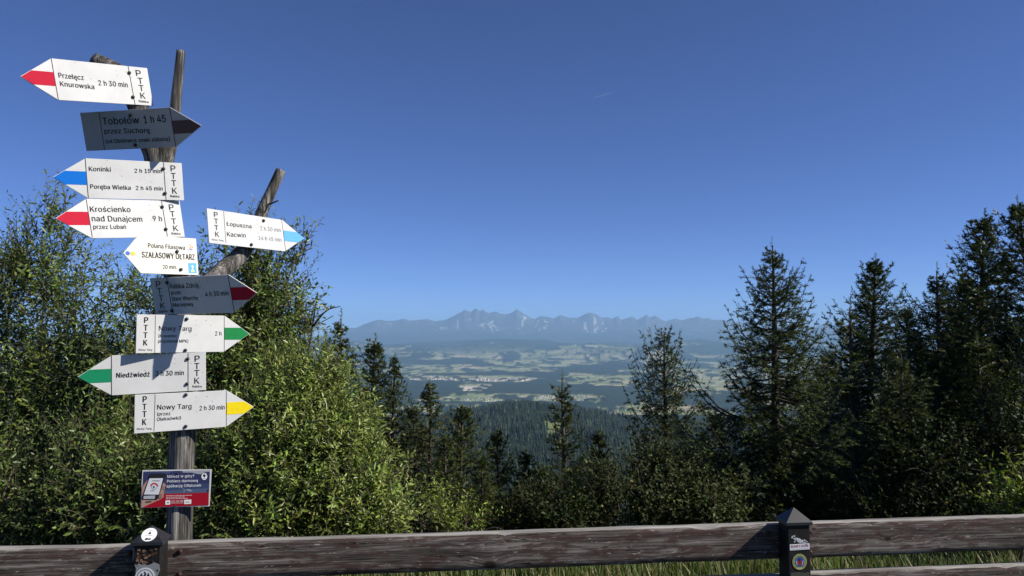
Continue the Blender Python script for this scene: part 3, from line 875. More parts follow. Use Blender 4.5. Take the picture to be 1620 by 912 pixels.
        for j in range(5):   # side branches
            f0 = rng.uniform(0.35, 0.95); p0 = P[int(f0*8)]
            p2 = p0+unit(rng.normal(0, 1, 3)+np.array([0, 0, 0.6]))*rng.uniform(0.2, 0.42)
            tv, tf, tt = tube(spline([p0, (p0+p2)/2+np.array([0, 0, 0.05]), p2], 6), np.linspace(0.009, 0.003, 6), 5, cap=False)
            mv.append(tv); mf.append(tf+mb); mb += len(tv)
    return (np.vstack(mv), np.vstack(mf)), (SV, SF), (V, F, C)

def shrub(name, label, cat, lobes_px, seed, mat, group, **kw):
    """lobes_px: (px, py, Y, rx_px, rz_px, depth_m, shoots)"""
    global NTRI
    lobes = []
    for (px, py, Y, rx, rz, dep, n) in lobes_px:
        lobes.append((at(px, py, Y), np.array([rx*Y/1200, dep, rz*Y/1200]), n))
    cx = np.mean([l[0][0] for l in lobes]); cy = np.mean([l[0][1] for l in lobes])
    base = (cx, cy, lz(cx, cy))
    (mV, mF), (sV, sF), (V, F, C) = shrub_mesh(lobes, base, seed, **kw)
    root = empty(name, base)
    tag(root, label, cat, group)
    off = np.array(base)
    tag(link('stems', mesh_np('stems', mV-off, mF, M['twig'], smooth=True), root), kind='stuff')
    tag(link('shoots', mesh_np('shoots', sV-off, sF, M['twig']), root), kind='stuff')
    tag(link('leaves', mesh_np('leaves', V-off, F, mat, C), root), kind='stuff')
    NTRI += (F.shape[1]-2)*len(F)+2*len(sF)
    return root

WG = 'willow bushes behind the fence'
WA, WB = (0.046, 0.076, 0.011), (0.200, 0.260, 0.044)
PA, PB = (0.072, 0.110, 0.014), (0.275, 0.340, 0.066)
shrub('willow_bush', 'tall dark green willow at the left edge behind the trail signs', 'bush', [
    (70, 420, 6.6, 80, 95, 0.45, 190), (85, 330, 6.6, 30, 45, 0.2, 34), (10, 470, 6.8, 70, 90, 0.4, 160), (130, 500, 6.6, 95, 90, 0.5, 190), (30, 400, 6.7, 40, 45, 0.3, 50),
    (40, 620, 6.6, 120, 110, 0.6, 620), (140, 640, 6.5, 100, 120, 0.6, 620), (-60, 560, 6.7, 90, 140, 0.6, 260), (60, 760, 6.4, 150, 90, 0.6, 380)],
    21, M['willow'], WG, leaf_l=0.060, leaf_w=0.020, spacing=0.029, col_a=WA, col_b=WB, nstem=12)
shrub('willow_bush', 'willow with airy upper twigs behind the signpost and its right-hand branch', 'bush', [
    (395, 400, 6.2, 60, 65, 0.35, 100), (465, 385, 6.2, 48, 20, 0.15, 14), (440, 445, 6.2, 60, 45, 0.3, 90), (400, 490, 6.2, 85, 60, 0.4, 300), (480, 500, 6.2, 28, 26, 0.2, 20),
    (300, 480, 6.3, 80, 80, 0.4, 120), (215, 450, 6.4, 60, 60, 0.4, 40), (230, 570, 6.2, 110, 80, 0.5, 330), (360, 580, 6.1, 110, 90, 0.5, 560), (432, 568, 6.1, 48, 62, 0.4, 200), (300, 690, 6.0, 130, 100, 0.5, 480)],
    22, M['willow'], WG, leaf_l=0.060, leaf_w=0.021, spacing=0.029, col_a=WA, col_b=WB, nstem=13)
shrub('willow_bush', 'pale sunlit willow bush sloping down towards the valley right of the signpost', 'bush', [
    (480, 620, 5.4, 75, 75, 0.4, 420), (498, 612, 5.5, 38, 34, 0.3, 90), (530, 672, 5.4, 60, 58, 0.4, 290), (430, 700, 5.2, 110, 90, 0.45, 620), (570, 705, 5.4, 45, 45, 0.3, 170), (510, 750, 5.2, 90, 75, 0.45, 480),
    (590, 765, 5.3, 40, 45, 0.35, 170), (622, 812, 5.3, 28, 22, 0.3, 60), (430, 800, 5.1, 120, 60, 0.4, 520), (560, 815, 5.1, 70, 40, 0.3, 260)],
    23, M['willow'], WG, leaf_l=0.055, leaf_w=0.017, spacing=0.023, col_a=PA, col_b=PB, nstem=10, up=1.0)
shrub('willow_bush', 'low leafy willow filling the gap below the lowest trail signs at left', 'bush', [
    (60, 800, 5.3, 110, 60, 0.35, 420), (180, 780, 5.2, 80, 80, 0.35, 420), (270, 790, 5.2, 70, 70, 0.3, 300), (340, 760, 5.2, 60, 80, 0.3, 300), (160, 700, 5.5, 90, 60, 0.35, 280), (-40, 740, 5.4, 80, 90, 0.4, 220)],
    24, M['willow'], WG, leaf_l=0.054, leaf_w=0.019, spacing=0.026, col_a=(0.064, 0.10, 0.018), col_b=(0.155, 0.205, 0.042), nstem=9)
BG = 'leafy shrubs under the spruces'
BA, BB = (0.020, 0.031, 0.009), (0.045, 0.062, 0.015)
def bush(label, lob, seed, a=BA, b_=BB, ll=0.055, lw=0.03, spc=0.03, **kw):
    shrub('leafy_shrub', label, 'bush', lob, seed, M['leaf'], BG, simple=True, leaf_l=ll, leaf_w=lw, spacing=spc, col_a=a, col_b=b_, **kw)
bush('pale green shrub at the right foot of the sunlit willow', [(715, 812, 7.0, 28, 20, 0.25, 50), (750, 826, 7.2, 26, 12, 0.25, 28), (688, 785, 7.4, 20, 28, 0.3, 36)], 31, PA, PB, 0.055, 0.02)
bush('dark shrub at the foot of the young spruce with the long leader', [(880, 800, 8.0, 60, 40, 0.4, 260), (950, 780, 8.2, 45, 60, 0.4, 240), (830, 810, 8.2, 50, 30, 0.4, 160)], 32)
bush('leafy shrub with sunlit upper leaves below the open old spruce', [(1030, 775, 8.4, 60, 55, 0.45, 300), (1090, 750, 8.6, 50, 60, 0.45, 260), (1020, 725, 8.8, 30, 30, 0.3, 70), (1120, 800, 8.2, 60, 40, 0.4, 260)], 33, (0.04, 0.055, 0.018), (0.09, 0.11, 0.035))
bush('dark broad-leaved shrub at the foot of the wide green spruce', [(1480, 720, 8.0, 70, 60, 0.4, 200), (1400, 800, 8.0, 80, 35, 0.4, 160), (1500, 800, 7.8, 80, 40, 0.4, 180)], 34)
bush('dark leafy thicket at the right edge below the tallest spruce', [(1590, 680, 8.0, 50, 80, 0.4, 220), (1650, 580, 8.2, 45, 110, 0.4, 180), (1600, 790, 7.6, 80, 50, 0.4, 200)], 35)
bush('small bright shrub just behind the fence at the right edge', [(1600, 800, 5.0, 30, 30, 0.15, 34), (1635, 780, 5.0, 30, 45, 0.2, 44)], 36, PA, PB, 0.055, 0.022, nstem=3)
print('foliage triangles', NTRI)
# ------------------------------------------------------------------ materials of the made things
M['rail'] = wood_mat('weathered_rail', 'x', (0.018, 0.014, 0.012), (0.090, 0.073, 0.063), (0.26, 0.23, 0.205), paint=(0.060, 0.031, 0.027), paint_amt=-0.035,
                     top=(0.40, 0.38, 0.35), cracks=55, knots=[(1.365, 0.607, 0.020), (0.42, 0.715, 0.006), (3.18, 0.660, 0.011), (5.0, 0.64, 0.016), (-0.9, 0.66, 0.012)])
M['post'] = wood_mat('dark_post', 'z', (0.006, 0.005, 0.005), (0.013, 0.010, 0.010), (0.030, 0.024, 0.022), paint=(0.010, 0.009, 0.009), paint_amt=0.10, rough=0.6)
M['cap'] = plain('cap_metal', (0.018, 0.018, 0.021), 0.42, 0.5, var=0.25, scale=60)
M['bolt'] = plain('rusty_bolt', (0.05, 0.022, 0.016), 0.6, 0.4, 0.3, var=0.4, scale=200)
M['pole'] = wood_mat('grey_pole', 'z', (0.012, 0.011, 0.010), (0.075, 0.068, 0.061), (0.32, 0.30, 0.275), cell=0.9, cracks=60)
M['screw'] = plain('black_bolt', (0.012, 0.012, 0.013), 0.5, 0.5)
M['ink'] = plain('black_ink', (0.012, 0.012, 0.014), 0.6, 0.12)
M['worn_ink'] = plain('worn_ink', (0.25, 0.25, 0.26), 0.6, 0.3, var=0.6, scale=160)
M['print'] = attr_mat('printed_colour', 0.6, 0.12)
M['back'] = plain('sign_back', (0.30, 0.30, 0.31), 0.5, 0.4)

def sign_white(name, col, dirt):
    m, N, L, b, o = new_mat(name)
    tc = N.new('ShaderNodeTexCoord')
    n1 = N.new('ShaderNodeTexNoise'); n1.inputs['Scale'].default_value = 9; n1.inputs['Detail'].default_value = 8
    n2 = N.new('ShaderNodeTexNoise'); n2.inputs['Scale'].default_value = 95; n2.inputs['Detail'].default_value = 3
    L.new(tc.outputs['Object'], n1.inputs['Vector']); L.new(tc.outputs['Object'], n2.inputs['Vector'])
    r = N.new('ShaderNodeValToRGB'); e = r.color_ramp.elements
    e[0].position = 0.25; e[0].color = (*[c*(1-dirt) for c in col], 1); e[1].position = 0.6; e[1].color = (*col, 1)
    L.new(n1.outputs['Fac'], r.inputs[0])
    s = N.new('ShaderNodeValToRGB'); q = s.color_ramp.elements
    q[0].position = 0.70; q[0].color = (1, 1, 1, 1); q[1].position = 0.735; q[1].color = (0.45, 0.44, 0.42, 1)
    L.new(n2.outputs['Fac'], s.inputs[0])
    mx = N.new('ShaderNodeMixRGB'); mx.blend_type = 'MULTIPLY'; mx.inputs[0].default_value = 1
    L.new(r.outputs[0], mx.inputs[1]); L.new(s.outputs[0], mx.inputs[2]); L.new(mx.outputs[0], b.inputs['Base Color'])
    b.inputs['Roughness'].default_value = 0.5; b.inputs['Specular IOR Level'].default_value = 0.2
    return m
M['white'] = sign_white('sign_white', (0.59, 0.585, 0.575), 0.14)
M['shade_grey_board'] = sign_white('sign_shade_grey', (0.40, 0.40, 0.405), 0.12)  # darker copy of the white board: the unlit sign's shade put into the colour
M['cream'] = sign_white('sign_cream', (0.70, 0.68, 0.60), 0.08)
def stripe_mat(name, col, worn=0.0):
    m, N, L, b, o = new_mat(name)
    tc = N.new('ShaderNodeTexCoord'); n1 = N.new('ShaderNodeTexNoise'); n1.inputs['Scale'].default_value = 70; n1.inputs['Detail'].default_value = 9
    L.new(tc.outputs['Object'], n1.inputs['Vector'])
    r = N.new('ShaderNodeValToRGB'); e = r.color_ramp.elements
    e[0].position = 0.55-worn; e[0].color = (*col, 1); e[1].position = 0.62-worn*0.8
    e[1].color = (0.72, 0.75, 0.8, 1) if worn else (*[c*0.9 for c in col], 1)
    L.new(n1.outputs['Fac'], r.inputs[0]); L.new(r.outputs[0], b.inputs['Base Color'])
    b.inputs['Roughness'].default_value = 0.6; b.inputs['Specular IOR Level'].default_value = 0.12
    return m

# ------------------------------------------------------------------ lettering
GLYPHS = {  # letter outlines on a 1000-unit grid: advance width, outer contours with their holes
 '(': (273,[[[(176,-94),(180,-96),(232,-96),(236,-94),(189,14),(180,44),(160,118),(152,202),(162,316),(191,428),(232,530),(234,539),(178,539),(138,454),(131,440),(101,326),(90,218),(90,190),(93,148),(99,106),(111,56),(132,-4),(150,-46)]]]),
 ')': (273,[[[(37,-94),(42,-96),(96,-96),(100,-92),(126,-40),(145,4),(159,46),(174,104),(182,164),(184,218),(172,328),(142,442),(96,540),(38,538),(82,428),(111,316),(122,202),(112,110),(88,22)]]]),
 '.': (188,[[[(79,-2),(106,-3),(118,1),(132,14),(140,28),(140,52),(134,66),(118,81),(94,87),(80,84),(72,80),(54,62),(51,52),(51,32),(54,20),(74,0)]]]),
 '0': (453,[[[(212,-6),(230,-7),(262,-3),(292,6),(322,24),(351,52),(369,78),(386,120),(398,168),(404,228),(404,300),(396,354),(384,396),(365,436),(350,459),(340,468),(322,484),(296,502),(262,512),(230,516),(190,512),(160,503),(130,484),(102,456),(84,430),(67,388),(55,340),(48,280),(50,208),(57,154),(70,112),(84,78),(105,48),(130,24),(160,6),(190,-3)],[(214,50),(200,53),(182,60),(166,71),(148,90),(133,118),(124,142),(114,178),(109,256),(115,334),(123,366),(136,396),(144,412),(164,436),(182,449),(202,457),(226,460),(250,457),(272,449),(280,442),(305,418),(320,394),(330,366),(338,330),(344,252),(338,174),(321,118),(305,90),(290,74),(272,60),(248,52)]]]),
 '1': (453,[[[(76,2),(78,0),(390,0),(391,2),(391,52),(390,54),(277,56),(276,509),(198,509),(92,432),(86,424),(86,360),(206,446),(210,448),(212,446),(212,58),(210,54),(78,54),(76,52)]]]),
 '2': (453,[[[(64,2),(66,0),(386,0),(388,2),(388,56),(386,57),(156,57),(154,58),(154,62),(274,188),(336,260),(371,320),(381,374),(378,400),(373,422),(361,446),(348,463),(326,483),(306,498),(282,507),(234,516),(216,516),(176,509),(146,498),(122,483),(102,463),(86,442),(74,416),(68,392),(66,364),(68,362),(126,362),(131,394),(150,429),(170,446),(186,453),(222,460),(272,449),(288,441),(306,422),(316,404),(319,388),(320,370),(310,326),(283,284),(64,46)]]]),
 '3': (453,[[[(192,-6),(214,-7),(246,-6),(282,2),(310,12),(334,27),(354,46),(370,66),(383,90),(392,126),(392,172),(383,198),(371,222),(362,234),(334,262),(304,278),(280,286),(246,290),(226,290),(223,292),(371,460),(372,508),(370,509),(72,509),(70,508),(70,454),(72,452),(286,452),(288,450),(280,438),(158,300),(158,250),(160,248),(226,246),(252,242),(276,233),(292,224),(306,210),(316,196),(328,160),(328,126),(323,108),(313,90),(292,69),(280,63),(222,50),(214,50),(166,59),(150,66),(126,88),(113,112),(108,131),(48,132),(44,130),(48,106),(57,78),(72,54),(88,38),(106,24),(136,9),(162,0)]]]),
 '4': (453,[[[(282,2),(284,0),(342,0),(343,2),(343,104),(344,105),(410,105),(412,106),(412,160),(410,162),(344,164),(343,316),(342,318),(284,318),(282,316),(282,163),(110,162),(109,166),(309,506),(308,510),(248,510),(42,160),(40,158),(40,106),(42,105),(282,104)]]]),
 '5': (453,[[[(196,-6),(232,-6),(256,-4),(280,2),(308,14),(332,32),(356,58),(369,76),(380,100),(388,136),(390,186),(386,210),(371,250),(362,262),(345,286),(332,298),(314,311),(292,322),(274,328),(230,334),(178,325),(136,302),(135,304),(150,450),(154,452),(364,452),(366,454),(366,508),(364,509),(98,509),(96,508),(68,256),(70,252),(76,252),(128,246),(170,269),(218,277),(254,271),(274,262),(290,251),(303,238),(315,220),(326,184),(328,160),(324,130),(320,118),(311,100),(291,76),(274,63),(242,51),(220,50),(172,60),(136,92),(130,102),(122,130),(60,130),(64,102),(72,78),(85,58),(101,40),(116,27),(140,11),(170,0)]]]),
 '6': (453,[[[(210,-6),(236,-6),(260,-3),(284,3),(312,15),(332,30),(351,48),(369,76),(378,96),(387,126),(388,150),(387,186),(378,220),(370,240),(358,258),(332,284),(314,296),(290,305),(260,312),(234,314),(212,310),(198,308),(180,296),(176,298),(321,508),(318,509),(254,509),(251,508),(136,340),(79,238),(65,186),(65,144),(71,108),(83,76),(97,54),(120,30),(144,14),(168,3)],[(224,48),(204,51),(186,57),(162,72),(149,84),(136,106),(128,130),(127,180),(140,216),(150,230),(174,251),(206,264),(246,264),(264,259),(284,247),(294,240),(316,210),(321,198),(325,184),(326,136),(322,118),(315,102),(292,72),(278,62),(260,54),(246,50)]]]),
 '9': (453,[[[(131,2),(134,0),(198,0),(201,2),(312,164),(372,268),(381,292),(387,322),(388,376),(381,404),(376,418),(354,454),(332,478),(308,495),(284,506),(258,513),(224,516),(194,513),(168,506),(144,494),(120,478),(98,454),(85,436),(74,412),(66,380),(64,356),(66,326),(71,298),(83,268),(98,248),(115,230),(138,214),(158,204),(192,196),(218,195),(240,198),(258,202),(272,212),(276,212)],[(216,244),(204,246),(176,256),(148,280),(136,298),(131,314),(125,352),(130,388),(139,410),(150,424),(174,446),(186,452),(206,459),(246,459),(260,455),(278,446),(294,435),(307,418),(322,392),(324,380),(326,328),(322,310),(306,281),(294,267),(282,258),(264,249),(228,243)]]]),
 '?': (358,[[[(148,-2),(176,-3),(184,0),(198,10),(207,26),(208,52),(203,64),(195,74),(178,84),(148,83),(132,74),(124,64),(118,40),(123,20),(134,7)]],[[(132,154),(136,152),(194,153),(200,202),(218,232),(272,273),(292,293),(306,310),(318,338),(324,370),(324,394),(317,428),(306,452),(292,469),(272,488),(256,497),(226,510),(190,516),(154,514),(130,509),(100,498),(80,485),(63,470),(48,452),(37,428),(30,406),(27,380),(28,378),(92,378),(94,398),(99,412),(106,426),(136,453),(178,462),(220,452),(250,424),(257,412),(262,380),(260,364),(255,350),(248,335),(235,322),(208,297),(168,268),(148,244),(141,230)]]]),
 'A': (480,[[[(16,2),(20,0),(84,0),(85,2),(134,140),(138,142),(344,140),(394,2),(398,0),(458,0),(463,2),(276,509),(204,510),(200,506)],[(158,198),(156,200),(158,208),(190,298),(236,448),(240,454),(287,302),(322,200)]]]),
 'B': (456,[[[(60,2),(62,0),(250,0),(280,2),(310,6),(338,15),(368,30),(387,50),(402,70),(410,88),(416,112),(416,160),(411,184),(393,218),(376,236),(346,254),(332,260),(316,262),(315,266),(320,269),(356,286),(387,320),(395,346),(398,374),(392,412),(381,442),(358,470),(328,492),(304,501),(292,504),(274,507),(242,510),(60,508)],[(128,57),(126,58),(126,230),(128,231),(248,231),(290,225),(304,219),(320,210),(333,196),(350,170),(354,146),(353,116),(345,98),(332,82),(308,66),(284,60),(248,57)],[(128,285),(126,286),(126,448),(128,452),(238,452),(268,450),(296,441),(314,428),(326,412),(333,394),(336,374),(335,356),(323,326),(302,304),(284,295),(238,285)]]]),
 'D': (502,[[[(60,2),(62,0),(236,0),(268,3),(308,13),(350,30),(376,48),(411,82),(416,92),(431,116),(444,146),(450,160),(456,190),(462,254),(458,304),(450,350),(431,394),(411,428),(385,454),(356,476),(316,494),(280,504),(260,506),(224,510),(60,508)],[(128,57),(126,58),(126,452),(220,452),(256,450),(292,440),(320,428),(345,410),(366,386),(380,358),(392,320),(398,274),(398,220),(389,178),(377,146),(363,122),(344,99),(320,82),(292,70),(256,60),(226,58)]]]),
 'F': (410,[[[(60,2),(62,0),(122,0),(126,2),(126,220),(344,222),(346,224),(346,274),(344,278),(128,278),(126,280),(126,452),(368,452),(369,454),(369,506),(368,510),(60,508)]]]),
 'I': (300,[[[(31,2),(32,0),(266,0),(268,2),(268,56),(266,57),(186,57),(184,58),(184,448),(186,452),(266,452),(268,454),(268,506),(266,510),(32,508),(31,454),(32,452),(118,452),(118,58),(116,57),(32,57),(31,56)]]]),
 'K': (467,[[[(60,2),(62,0),(122,0),(126,2),(126,166),(189,236),(196,243),(200,243),(371,2),(374,0),(446,0),(448,2),(244,286),(243,290),(431,490),(444,506),(446,509),(364,509),(175,304),(128,245),(126,250),(125,508),(60,508)]]]),
 'L': (393,[[[(60,2),(62,0),(358,0),(360,2),(360,56),(358,57),(128,57),(126,58),(126,506),(125,508),(122,510),(62,510),(60,506)]]]),
 'M': (628,[[[(60,2),(62,0),(118,0),(122,2),(120,362),(120,428),(122,432),(285,2),(290,0),(340,0),(347,14),(506,437),(507,404),(504,2),(506,0),(566,0),(568,2),(567,508),(478,510),(474,506),(317,76),(314,72),(152,508),(60,508)]]]),
 'N': (523,[[[(60,2),(62,0),(122,0),(126,2),(120,296),(120,424),(122,430),(386,2),(388,0),(460,0),(462,2),(462,508),(400,510),(399,506),(404,136),(405,80),(404,76),(387,110),(136,508),(134,510),(60,508)]]]),
 'O': (533,[[[(248,-6),(270,-7),(308,-3),(344,6),(386,27),(415,48),(442,78),(465,118),(480,156),(490,202),(492,238),(493,258),(490,306),(480,352),(465,390),(442,430),(415,460),(384,484),(344,502),(312,512),(288,514),(264,516),(224,512),(188,502),(150,484),(114,453),(92,430),(74,400),(53,352),(44,304),(41,268),(40,250),(44,204),(53,156),(70,114),(92,78),(120,48),(152,24),(188,6),(224,-3)],[(252,54),(234,56),(210,63),(186,75),(162,94),(140,120),(124,144),(112,178),(106,214),(104,268),(107,300),(112,330),(125,364),(143,394),(160,414),(186,434),(210,445),(248,454),(278,455),(302,452),(324,446),(348,434),(373,414),(393,390),(409,364),(420,330),(426,304),(430,258),(428,220),(420,178),(408,144),(393,118),(371,94),(348,75),(324,63),(294,55)]]]),
 'P': (445,[[[(60,2),(62,0),(122,0),(126,2),(126,184),(128,186),(254,186),(280,190),(308,196),(332,207),(356,222),(374,242),(390,266),(398,286),(408,320),(408,356),(407,376),(404,388),(390,430),(378,448),(356,471),(334,486),(304,499),(272,506),(232,510),(60,508)],[(128,242),(126,244),(126,452),(262,450),(278,446),(298,438),(324,416),(332,404),(342,370),(342,328),(338,308),(332,292),(323,278),(314,267),(296,255),(272,247),(236,242)]]]),
 'R': (449,[[[(60,2),(62,0),(122,0),(126,2),(126,196),(128,198),(244,198),(248,196),(258,178),(352,2),(356,0),(424,0),(427,2),(315,208),(332,216),(356,232),(376,251),(390,272),(401,296),(408,326),(408,380),(402,406),(393,428),(376,454),(356,474),(334,488),(304,500),(272,506),(236,510),(60,508)],[(128,255),(126,256),(126,452),(262,450),(298,440),(310,432),(326,418),(334,404),(342,382),(344,368),(344,334),(333,298),(326,288),(314,276),(298,267),(284,261),(256,256)]]]),
 'S': (447,[[[(192,-8),(228,-9),(270,-5),(294,0),(322,10),(348,24),(370,42),(388,68),(400,92),(406,112),(407,160),(398,190),(394,200),(358,239),(312,264),(216,291),(172,307),(132,333),(123,344),(120,350),(117,358),(116,374),(120,400),(122,406),(138,429),(154,441),(172,450),(186,454),(216,458),(234,458),(256,456),(280,449),(300,438),(320,422),(331,404),(336,382),(340,378),(400,378),(401,380),(398,404),(391,424),(379,446),(360,468),(339,484),(316,498),(286,509),(256,514),(210,516),(172,510),(138,498),(114,485),(94,469),(75,448),(62,424),(54,398),(52,370),(56,340),(69,310),(84,291),(94,283),(114,268),(144,253),(190,237),(246,222),(298,204),(332,178),(340,166),(346,140),(344,122),(336,104),(329,92),(312,76),(288,61),(268,54),(240,50),(226,48),(172,58),(150,66),(122,88),(113,104),(102,138),(38,136),(42,110),(51,82),(63,62),(80,40),(103,22),(126,10),(160,-2)]]]),
 'T': (449,[[[(194,2),(196,0),(256,0),(257,2),(258,452),(414,452),(416,454),(416,506),(414,510),(32,508),(32,454),(34,452),(193,452)]]]),
 'U': (517,[[[(224,-6),(254,-8),(292,-6),(332,2),(362,14),(390,32),(415,56),(431,78),(446,108),(454,144),(456,168),(456,506),(454,508),(394,508),(393,506),(393,176),(392,158),(384,128),(378,114),(362,92),(350,80),(322,64),(284,52),(232,53),(208,59),(194,65),(166,82),(153,96),(141,114),(132,132),(126,152),(124,180),(124,506),(122,508),(62,508),(60,506),(60,170),(63,138),(70,110),(84,80),(100,60),(128,32),(152,16),(172,7),(188,1)]]]),
 'W': (686,[[[(154,2),(158,0),(228,0),(230,2),(318,322),(342,430),(345,424),(352,386),(454,2),(458,0),(528,0),(530,2),(669,508),(606,510),(602,506),(502,94),(495,68),(492,62),(381,506),(378,510),(307,508),(194,62),(82,508),(18,509),(17,506),(20,494)]]]),
 'Y': (472,[[[(202,2),(206,0),(266,0),(268,2),(268,208),(448,496),(453,506),(452,510),(384,510),(380,508),(278,340),(250,292),(236,261),(222,292),(92,506),(90,510),(17,508),(202,208)]]]),
 'Z': (438,[[[(42,2),(44,0),(396,0),(400,2),(398,56),(146,57),(116,56),(116,58),(174,136),(396,460),(397,506),(396,510),(40,508),(40,454),(42,452),(320,454),(322,452),(271,382),(46,52),(43,46)]]]),
 'a': (389,[[[(148,-8),(160,-9),(214,1),(250,24),(270,50),(274,52),(276,50),(278,0),(334,0),(336,2),(336,256),(335,278),(330,302),(321,322),(311,338),(296,354),(280,362),(236,380),(194,384),(134,375),(116,369),(88,353),(64,331),(51,314),(42,292),(46,289),(92,276),(100,275),(118,301),(148,321),(196,330),(242,321),(267,296),(270,242),(266,235),(226,226),(188,222),(130,212),(104,203),(80,194),(62,182),(42,160),(37,148),(30,110),(32,88),(38,64),(49,44),(62,27),(76,15),(92,6),(112,-2)],[(164,46),(130,52),(102,74),(92,106),(94,122),(100,135),(110,144),(134,159),(188,170),(256,182),(274,189),(276,188),(275,134),(270,106),(254,80),(241,68),(212,51),(182,46)]]]),
 'b': (424,[[[(206,-6),(222,-8),(256,-6),(286,2),(310,14),(322,22),(336,34),(355,56),(370,84),(376,102),(388,152),(388,224),(379,266),(370,294),(361,308),(352,323),(334,343),(310,363),(292,372),(262,382),(228,384),(214,384),(178,376),(166,369),(139,348),(119,320),(114,320),(114,506),(112,508),(54,508),(53,506),(53,2),(54,0),(112,1),(112,56),(118,58),(138,31),(172,4),(184,-1)],[(220,47),(196,50),(178,56),(162,64),(148,78),(134,96),(126,114),(118,140),(114,164),(114,216),(116,234),(123,258),(134,282),(154,306),(172,318),(196,328),(220,330),(244,328),(262,322),(282,309),(294,298),(307,282),(316,260),(323,240),(326,216),(326,152),(316,116),(307,98),(294,81),(285,72),(264,56),(244,49)]]]),
 'c': (396,[[[(188,-6),(210,-8),(260,-1),(305,20),(339,54),(362,102),(306,117),(292,90),(270,65),(246,53),(206,46),(182,49),(162,56),(144,67),(130,80),(119,96),(107,122),(97,180),(97,194),(109,260),(118,278),(130,296),(144,309),(164,322),(182,328),(206,330),(228,328),(242,325),(270,311),(291,288),(302,263),(354,274),(361,278),(340,320),(302,358),(258,378),(206,384),(174,382),(140,372),(114,358),(94,342),(74,320),(56,290),(44,260),(37,228),(34,192),(37,150),(44,116),(55,86),(71,60),(93,36),(116,16),(146,2),(170,-4)]]]),
 'd': (424,[[[(170,-6),(216,-8),(240,-2),(258,8),(284,29),(305,56),(308,58),(313,56),(313,2),(314,0),(368,0),(372,2),(372,508),(314,508),(310,506),(310,320),(308,319),(305,320),(288,345),(254,372),(248,375),(228,381),(212,384),(198,384),(164,382),(140,375),(128,370),(110,360),(90,343),(70,320),(53,288),(41,252),(36,222),(34,194),(37,144),(44,114),(53,90),(70,56),(88,36),(98,26),(110,16),(134,4)],[(204,47),(180,50),(162,55),(146,65),(127,84),(116,102),(103,134),(96,192),(108,260),(118,282),(128,296),(146,312),(162,322),(180,328),(206,330),(228,328),(246,322),(264,312),(280,296),(288,284),(301,260),(306,240),(312,188),(306,138),(292,98),(280,80),(264,65),(246,55),(228,49)]]]),
 'e': (404,[[[(192,-6),(236,-8),(254,-4),(284,4),(320,26),(336,40),(354,66),(364,90),(356,93),(306,104),(284,73),(254,53),(212,46),(170,52),(150,62),(134,73),(122,86),(112,102),(103,122),(102,132),(100,164),(102,169),(368,169),(370,170),(370,228),(365,254),(357,282),(348,302),(337,320),(318,342),(300,358),(284,366),(264,374),(204,384),(170,382),(140,372),(114,358),(93,342),(76,324),(55,290),(44,258),(36,222),(34,192),(37,150),(44,116),(55,86),(73,56),(91,36),(116,16),(150,2),(174,-4)],[(98,221),(98,234),(109,270),(132,301),(146,313),(162,322),(180,327),(204,330),(228,328),(248,322),(260,316),(276,302),(298,270),(306,224),(306,222),(302,220)]]]),
 'f': (254,[[[(81,2),(82,0),(140,0),(142,2),(142,326),(146,327),(226,327),(228,328),(228,376),(226,378),(144,380),(145,442),(154,460),(164,468),(170,470),(196,474),(226,468),(242,518),(242,522),(220,528),(188,530),(134,518),(118,509),(97,488),(85,464),(82,448),(81,380),(8,378),(6,376),(6,328),(8,327),(80,327),(82,326)]]]),
 'g': (425,[[[(192,-150),(206,-151),(234,-150),(266,-144),(294,-135),(314,-124),(332,-110),(350,-89),(364,-66),(370,-42),(372,-8),(372,379),(314,380),(313,376),(313,322),(312,320),(306,322),(288,346),(252,374),(236,379),(218,383),(168,382),(138,374),(114,362),(82,334),(70,318),(56,294),(43,264),(36,226),(34,196),(36,160),(41,130),(56,88),(70,66),(92,41),(114,26),(146,12),(180,6),(216,6),(240,11),(254,18),(288,42),(306,67),(310,66),(310,-8),(306,-38),(297,-60),(282,-76),(260,-87),(234,-95),(210,-97),(152,-87),(122,-67),(102,-42),(96,-44),(52,-68),(53,-72),(80,-108),(104,-123),(138,-141),(158,-146)],[(192,60),(164,65),(146,75),(132,88),(119,102),(110,120),(102,148),(96,190),(98,208),(103,244),(116,276),(125,292),(136,304),(152,316),(164,323),(182,328),(224,328),(246,323),(263,312),(278,299),(292,282),(300,264),(309,232),(310,160),(307,142),(300,120),(285,96),(264,74),(246,66),(224,60),(206,59)]]]),
 'h': (410,[[[(53,2),(54,0),(112,0),(114,2),(116,248),(119,266),(126,284),(135,296),(148,308),(174,324),(186,327),(210,329),(234,326),(256,318),(262,314),(274,303),(286,286),(292,266),(296,236),(296,2),(298,0),(354,0),(356,2),(356,260),(350,298),(340,322),(316,354),(294,369),(274,378),(252,383),(226,384),(196,381),(174,374),(154,363),(132,344),(114,318),(114,506),(112,510),(54,510),(53,506)]]]),
 'i': (167,[[[(53,2),(54,0),(112,0),(114,2),(114,376),(112,378),(54,378),(53,376)]],[[(69,446),(94,444),(106,448),(122,464),(125,472),(125,494),(120,504),(112,513),(84,524),(54,512),(48,506),(41,484),(43,472),(47,464),(64,448)]]]),
 'j': (167,[[[(-10,-142),(-8,-143),(46,-137),(64,-130),(78,-120),(94,-102),(103,-88),(108,-70),(114,-30),(114,378),(112,379),(54,379),(53,378),(53,-30),(47,-60),(36,-76),(30,-80),(18,-85),(-10,-88)]],[[(66,446),(72,444),(100,446),(111,452),(118,462),(125,474),(125,494),(112,514),(94,522),(84,524),(54,513),(52,510),(42,494),(42,474),(53,456)]]]),
